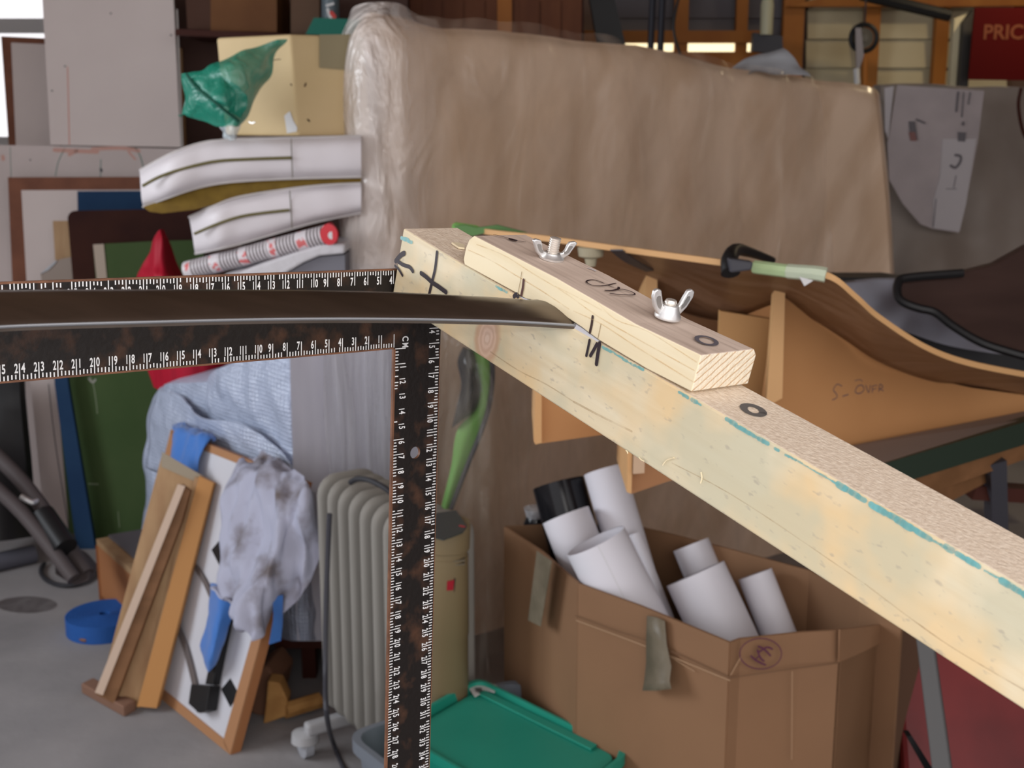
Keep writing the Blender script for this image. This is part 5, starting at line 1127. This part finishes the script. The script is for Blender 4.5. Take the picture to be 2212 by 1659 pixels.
random.seed(3)
g = []
def tealrun(x0, y0, x1, y1, w0, w1, n):
    for k in range(n):
        f0, f1 = k / n, (k + 1) / n
        if random.random() < .12: continue
        ya = y0 + (y1 - y0) * f0; yb_ = y0 + (y1 - y0) * f1; xa_ = x0 + (x1 - x0) * f0; xb_ = x0 + (x1 - x0) * f1
        o_ = 3 + random.random() * 2
        g.append(strokes([([(xa_, ya + o_), ((xa_ + xb_) / 2, (ya + yb_) / 2 + o_ + random.uniform(-1, 1)), (xb_, yb_ + o_)], random.uniform(w0, w1))], O, wv_, .0003 + .00002 * (k % 9)))
tealrun(868, 510, 890, 520, 4, 7, 3)
tealrun(1072, 614, 1096, 628, 3, 5, 4)
tealrun(1303, 745, 1390, 795, 2, 5, 10)
tealrun(1458, 838, 1515, 870, 3, 7, 6)
tealrun(1570, 902, 1660, 955, 5, 9, 9)
tealrun(1675, 965, 1720, 990, 2, 6, 6)
tealrun(1720, 990, 1812, 1043, 1.5, 4, 7)
tealrun(1812, 1043, 2010, 1160, 8, 13, 14)
tealrun(2010, 1160, 2045, 1178, 3, 6, 3)
tealrun(2115, 1220, 2165, 1250, 2, 5, 4)
tealrun(2045, 1178, 2115, 1220, 7, 12, 6)
tealrun(2165, 1250, 2240, 1296, 8, 13, 6)
mk('paint_streak', merge(g), M['teal'], beam)
mk('grain_line', strokes([([(1240, 868), (1300, 900), (1365, 932)], 3.2), ([(1060, 760), (1120, 800), (1180, 830), (1240, 868)], 1.8), ([(1870, 1262), (1960, 1330), (2060, 1400), (2212, 1490)], 2.5), ([(1452, 1000), (1600, 1080), (1870, 1262)], 1.6)], O, wv_, .0001), film('grain', (.52, .38, .22), .1, .7, 0, 60, opac2=.5), beam)
mk('wood_chip', prism([onp(x, y, O - u * .001, u) for x, y in ((975, 527), (990, 528), (1003, 533), (1003, 539), (990, 537))], -u * .0012), M['pine_cap'], beam)
mk('splinter', merge([tube([onp(x, y, O - wv_ * .001, wv_) for x, y in pl], .00035, 5, 8) for pl in ([(1431, 1005), (1440, 994), (1456, 989)], [(1514, 1020), (1516, 1032), (1513, 1044)], [(1352, 973), (1355, 976), (1356, 980)], [(1380, 988), (1386, 994), (1391, 996)])]), M['pine_cap'], beam)
# ---- cap
cap = thing('clamp_block', 'short pine block with two wing nuts bolted on top of the beam', 'block', onp(1250, 720, O, wv_), frame=FR)
prof = [(1003, 572), (1001, 560), (1006, 535), (1013, 518), (1024, 509), (1200, 599.5), (1372, 699), (1515, 767), (1494, 846.5), (1397, 797), (1340, 763), (1294, 735), (1272, 719), (1255, 706), (1226, 687), (1196, 668), (1177, 657), (1165, 651.5), (1150, 649), (1135, 645), (1124, 639), (1115, 633)]
P = [onp(x, y, O - wv_ * .0002, wv_) for x, y in prof]
# back outline: rectangle behind, chamfered top edge -> build by hand: front profile, then back profile
capg = prism(P, wv_ * (CW - .003))
V, F = capg; nP = len(P)
top_ids = range(4, 8)
V = list(V)
V2 = []
for i in range(nP):
    q = V[nP + i]
    V2.append(q + wv_ * .003 + (u * .0035 if i in (4, 5, 6, 7) else u * 0))
n0 = len(V); V += V2
F = [f for f in F if f != tuple(range(2 * nP - 1, nP - 1, -1))]
F += [(nP + i, nP + (i + 1) % nP, n0 + (i + 1) % nP, n0 + i) for i in range(nP)]
F.append(tuple(range(n0 + nP - 1, n0 - 1, -1)))
def capidx(c, n):
    if n.dot(-u) > .75 and (c - O).dot(-u) > CH * .5: return 1
    if n.dot(d) > .7: return 2
    return 0
mk('block_body', (V, F), [M['pine_cap'], M['sawn_top'], M['end_grain']], cap, bevel=.0006, matidx=capidx)
mk('marker_stroke', strokes([([(1132, 605), (1130, 622), (1127, 637)], 5)], O - wv_ * .0003, wv_, .0003), mat('red_brown_ink', (.09, .03, .02), .5), cap)
mk('marker_stroke', strokes([([(1281, 684), (1279, 700), (1275, 718)], 5)], O - wv_ * .0003, wv_, .0003), mat('brown_ink', (.06, .035, .03), .5), cap)
M['pencil_brown'] = mat('pencil_brown', (.35, .25, .13), .7)
for q_s in (([(1128, 587), (1124, 612), (1119, 636)], 1.1), ([(1299, 700), (1292, 733)], 1.1)): mk('pencil_line', strokes([q_s], O - wv_ * .0003, wv_, .0003), M['pencil_brown'], cap)
mk('grain_line', strokes([([(1012, 540), (1060, 562), (1110, 592), (1170, 628), (1230, 668)], 1.6), ([(1030, 528), (1090, 552), (1150, 590), (1220, 632), (1290, 682), (1370, 728), (1500, 800)], 1.5), ([(1290, 650), (1330, 690), (1400, 716), (1505, 782)], 1.3), ([(1240, 672), (1300, 700), (1380, 752), (1500, 826)], 1.6), ([(1200, 618), (1260, 648), (1300, 670)], 1.2)], O - wv_ * .0003, wv_, .0002), film('cap_grain', (.72, .50, .24), .1, .7, 0, 50, opac2=.55), cap)
Ot = O - u * CH
# nominal top plane from the front top edge
P5 = onp(1200, 599.5, O - wv_ * .0002, wv_); P6 = onp(1515, 767, O - wv_ * .0002, wv_)
ed = (P6 - P5).normalized(); nt_ = ed.cross(wv_).normalized(); nt_ = nt_ if nt_.dot(-u) > 0 else -nt_
ink = mat('cap_ink', (.04, .025, .03), .5)
mk('handwriting', strokes([([(1304, 613), (1285, 606), (1270, 607), (1267, 611), (1278, 617), (1295, 619), (1312, 617), (1330, 613)], 2.6),
      ([(1312, 617), (1318, 620), (1324, 622)], 2), ([(1308, 629), (1322, 629), (1335, 626), (1336, 622)], 4), ([(1336, 626), (1352, 628), (1366, 633), (1371, 637), (1365, 639), (1340, 638), (1318, 636)], 2.8)], P5, nt_, .0004), ink, cap)
mk('ring_mark', loopmark(1526, 737, 22, 8, .25, 7, P5, nt_), mat('pencil_black2', (.12, .11, .13), .8), cap)
mk('nail_hole', strokes([([(1104, 518), (1112, 520)], 9), ([(1066, 508), (1100, 516)], 2), ([(1112, 521), (1135, 524)], 2)], P5, nt_, .0004), M['marker'], cap)
mk('chip', strokes([([(1270, 581), (1278, 583), (1286, 587)], 3)], P5, nt_, .0005), M['foam'], cap)
# white packing below the arch
pk = [(1112, 641), (1124, 640.5), (1150, 650), (1172, 657), (1200, 674), (1256, 708), (1294, 736), (1290, 739), (1216, 703)]
mk('packing_strip', prism([onp(x, y, O + wv_ * .0006, wv_) for x, y in pk], wv_ * .035), mat('white_packing', (.62, .62, .66), .6), label='thin white packing strip squeezed between block and beam', cat='strip')
# ---- wing nuts
def img_dir(Pw, a):
    p0 = px_of(Pw); p1 = px_of(Pw + a * .01); return (p1[0] - p0[0], p1[1] - p0[1])
def wingdir(Pw, slope, up):
    best = None
    for k in range(360):
        a = d * cos(k * pi / 180) + wv_ * sin(k * pi / 180)
        i = img_dir(Pw, a)
        if i[0] <= 0: continue
        e = abs(i[1] / i[0] - slope)
        if best is None or e < best[0]: best = (e, a)
    return best[1]
def wingnut(px, py, slope, bolt_h, label, wprof, hs=1):
    Pw = onp(px, py, P5, nt_)
    a = wingdir(Pw, slope, nt_); b = nt_.cross(a).normalized()
    tt = thing('wing_nut', label, 'wing nut', Pw, group='wing nuts on the clamp block')
    mk('hub', rings(Pw, nt_, [(0, .0072 - .0004 * hs), (.0012, .0074 - .0004 * hs), (.006 * hs, .0052), (.0085 * hs, .0046), (.0088 * hs, .0034)], 28), M['steel'], tt, smooth=True)
    for s in (1, -1):
        poly = [Pw + a * (x * s * .001) + nt_ * (z * .001) - b * .0012 for x, z in wprof]
        o_ = mk('wing', prism(poly, b * .0024), M['steel'], tt, bevel=.0007, seg=3, smooth=True)
        cx_ = sum(x for x, z in wprof) / len(wprof); cz_ = sum(z for x, z in wprof) / len(wprof)
        inner = [Pw + a * ((cx_ + (x - cx_) * .5) * s * .001) + nt_ * ((cz_ + (z - cz_) * .5) * .001) - b * .00135 for x, z in wprof]
        mk('recess_shade', prism(inner, b * .0003), mat('recess_shade', (.45, .45, .44), .4, metal=1), o_)  # no hollow is cut; its shade is put into a darker plate
    bt = thing('bolt', label.replace('wing nut', 'threaded bolt') if False else ('long bright threaded bolt end rising through the left wing nut' if bolt_h > .012 else 'short bolt tip flush inside the right wing nut'), 'bolt', Pw, group=None)
    prof_ = [(0, .0029)]
    n = int(bolt_h / .00125)
    for k in range(n):
        prof_ += [(k * .00125 + .0003, .0026), (k * .00125 + .0007, .0033), (k * .00125 + .001, .0033)]
    prof_ += [(bolt_h, .0026)]
    mk('thread', rings(Pw, nt_, prof_, 20), mat('bright_bolt', (.85, .80, .74), .25, metal=.6), bt, smooth=30)
W1 = [(4.5, .8), (7.5, 1.0), (10.5, 3.4), (12.5, 7.2), (14.2, 10.2), (12.6, 11.2), (9.2, 10.6), (8.0, 8.6), (7.4, 6.0), (6.0, 4.2), (4.2, 4.0)]
W2 = [(4.8, .8), (7.5, 2.4), (10.5, 6.0), (13.0, 11.5), (13.0, 14.6), (11.2, 15.8), (8.6, 15.2), (7.0, 11.5), (5.6, 7.6), (4.2, 5.8)]
wingnut(1191, 559, .06, .0125, 'left wing nut with a long bolt end on the pine block', W1, .42)
wingnut(1441, 686, .0, .0098, 'right wing nut with both wings raised on the pine block', W2, .85)
# ---- dark steel blade lying in the slot
up = -u
bO = O - u * .0010
bot = [(-160, 722), (0, 709), (150, 703), (300, 699), (450, 695), (600, 692), (750, 691), (900, 692), (1000, 694), (1080, 696), (1160, 700), (1256, 706)]
topp = [(-160, 629), (0, 628), (130, 627), (270, 627), (400, 627), (530, 628), (660, 629), (800, 632), (890, 636), (960, 640), (1040, 644), (1118, 650)]
Bp = [onp(x, y, bO, u) for x, y in bot]; Tp = [onp(x, y, bO, u) for x, y in topp]
blade = thing('curved_knife', 'dark curved steel blade strip held in the slot of the block', 'blade', Bp[6])
rows = []
ns = 60
archp = [(0, 0), (.04, .0018), (.1, .0026), (.25, .0040), (.45, .0052), (.65, .0052), (.82, .0036), (.93, .0014), (1, -.0006)]
for i in range(ns + 1):
    b_, t__ = cr(Bp, i / ns), cr(Tp, i / ns)
    rows.append([b_.lerp(t__, f) + up * (h * .9) for f, h in archp])
# carry the end a little into the slot
ext = (wv_ * .012)
rows.append([p + ext for p in rows[-1]])
mk('strip', closed(rows, u * .0016), M['bladesteel'], blade, smooth=40)
mk('ground_edge', tube([cr(Bp, i / ns) + up * .0006 for i in range(ns + 1)], .0008, 8), mat('ground_edge', (.30, .31, .33), .45, metal=.8), blade, smooth=True)
# ---- steel square
C0 = P2w((-.0758694, -.02238729, .80204831)); h_ = c2w((-.73521082, .08889804, -.67198378)); v_ = c2w((-.03497545, .9850668, .16858269)); n_s = c2w((.67693558, .14744675, -.72112251))
SQ = Matrix((h_, v_, n_s)).transposed()
sq = thing('steel_square', 'black steel carpenter square with white centimetre scales', 'square', C0 + v_ * .3, frame=None)
def q_(a, b, c=0): return C0 + h_ * a + v_ * b + n_s * c
A1, A2, WV, WH = .56, .355, .0386, .0516
hp = onp(897, 978, C0, n_s) - C0; hc = (hp.dot(h_), hp.dot(v_))
hole = [(hc[0] + .0041 * cos(2 * pi * k / 24), hc[1] + .0041 * sin(2 * pi * k / 24)) for k in range(24)]
def ngon(pts_, z): return [q_(a, b, z) for a, b in pts_]
# the tongue is cut in strips around the hole; every strip a prism, inner walls shared
y0h, y1h = hc[1] - .006, hc[1] + .006
parts_ = [[(A1, 0), (0, 0), (0, y0h), (-WV, y0h), (-WV, -WH), (A1, -WH)], [(0, y1h), (0, A2), (-WV, A2), (-WV, y1h)]]
sqr = [(0, y0h), (0, y1h), (-WV, y1h), (-WV, y0h)]
def onsq(a):
    dx, dy = cos(a), sin(a); t = min([(0 - hc[0]) / dx if dx > 1e-6 else 9, (-WV - hc[0]) / dx if dx < -1e-6 else 9, (y1h - hc[1]) / dy if dy > 1e-6 else 9, (y0h - hc[1]) / dy if dy < -1e-6 else 9])
    return (hc[0] + dx * t, hc[1] + dy * t)
angs = sorted([2 * pi * k / 24 for k in range(24)] + [math.atan2(y - hc[1], x - hc[0]) % (2 * pi) for x, y in sqr])
ho = [(hc[0] + .0041 * cos(a), hc[1] + .0041 * sin(a)) for a in angs]; so = [onsq(a) for a in angs]; m_ = len(angs)
V = [q_(x, y, z) for z in (0, -.002) for P_ in (ho, so) for x, y in P_]
F = []
for i in range(m_):
    j = (i + 1) % m_
    F += [(i, j, m_ + j, m_ + i), (2 * m_ + i, 3 * m_ + i, 3 * m_ + j, 2 * m_ + j), (i, 2 * m_ + i, 2 * m_ + j, j), (m_ + i, m_ + j, 3 * m_ + j, 3 * m_ + i)]
geo = merge([prism(ngon(P_, 0), -n_s * .002) for P_ in parts_] + [(V, F)])
mk('plate', geo, [M['squarepaint'], M['rust']], sq, matidx=lambda c, n: 0 if abs(n.dot(n_s)) > .7 else 1)
up_s = .00012
def rect(a0, a1, b0, b1, c=up_s): return [q_(a0, b0, c), q_(a1, b0, c), q_(a1, b1, c), q_(a0, b1, c)], [(0, 1, 2, 3)]
mk('worn_edge', merge([rect(0, A1, -.0011, 0), rect(-WV, A1, -WH, -WH + .0012), rect(-.0014, 0, 0, A2), rect(-WV, -WV + .0006, 0, A2)]), M['rust'], sq)
DG = {c: textgeo(c, .0068, .00016) for c in '0123456789CM'}
def digit(ch, cx_, cy_, horiz, sx=.62):
    """centre of the glyph at plate coordinates"""
    V, F = DG[ch]; xs2 = [v.x for v in V]; ys2 = [v.y for v in V]; mx, my = (min(xs2) + max(xs2)) / 2, (min(ys2) + max(ys2)) / 2
    ex, ey = (-h_, -v_) if horiz else (v_, -h_)
    c = q_(cx_, cy_, up_s + .00004)
    return [c + ex * ((v.x - mx) * sx) + ey * (v.y - my) for v in V], F
def scale(horiz, inner, k0, k1, wear):
    g = []; random.seed(11 + horiz * 2 + inner)
    for i in range(k0 * 5, k1 * 5 + 1):
        s = i * .002; cm = i % 5 == 0; k = i // 5
        e0, e1 = .0010, (.0096 if cm else .0042)
        if not cm and random.random() < wear(k): continue
        if not cm: e1 -= random.random() * .0008; e0 += random.random() * .0006
        if cm and wear(k) > .5: e0 = .005
        hw = .00030 if cm else .00036
        if horiz:
            off = (-e0, -e1) if inner else (-WH + e0, -WH + e1); a = s if inner else s - WV
            g.append(rect(a - hw, a + hw, off[0], off[1]))
        else:
            a = (-e0, -e1) if inner else (-WV + e0, -WV + e1)
            g.append(rect(a[0], a[1], s - hw if inner else s - WH - hw, (s if inner else s - WH) + hw))
        if cm and k > 0:
            e = .0072; t2 = str(k)
            if horiz:
                aa = s if inner else s - WV; bb = -e if inner else -WH + e
                if k < 10: g.append(digit(t2, aa + .0021, bb, True))
                else: g += [digit(t2[0], aa + .0017, bb, True, .55), digit(t2[1], aa - .0019, bb, True, .6)]
            else:
                bb = s if inner else s - WH; aa = -e - .0 if inner else -WV + e
                if inner: aa = -.0078
                if k < 10: g.append(digit(t2, aa, bb + .0022, False))
                else: g += [digit(t2[0], aa, bb - .0018, False, .55), digit(t2[1], aa, bb + .0021, False, .6)]
    return merge(g)
mk('inner_scale', scale(1, 1, 0, 55, lambda k: .5 if k in (12, 13) else .05), M['whiteprint'], sq)
mk('outer_scale', scale(1, 0, 4, 59, lambda k: .05 if k < 24 else .35), M['whiteprint'], sq)
mk('tongue_inner_scale', scale(0, 1, 0, 35, lambda k: .75 if k in (2, 3, 4, 5) else .12), M['whiteprint'], sq)
mk('tongue_outer_scale', scale(0, 0, 4, 40, lambda k: .2 if k < 8 else .03), M['whiteprint'], sq)
mk('unit_mark', merge([digit('C', -.0092, -.0062, False, .72), digit('M', -.0092, -.0020, False, .6)]), M['whiteprint'], sq)
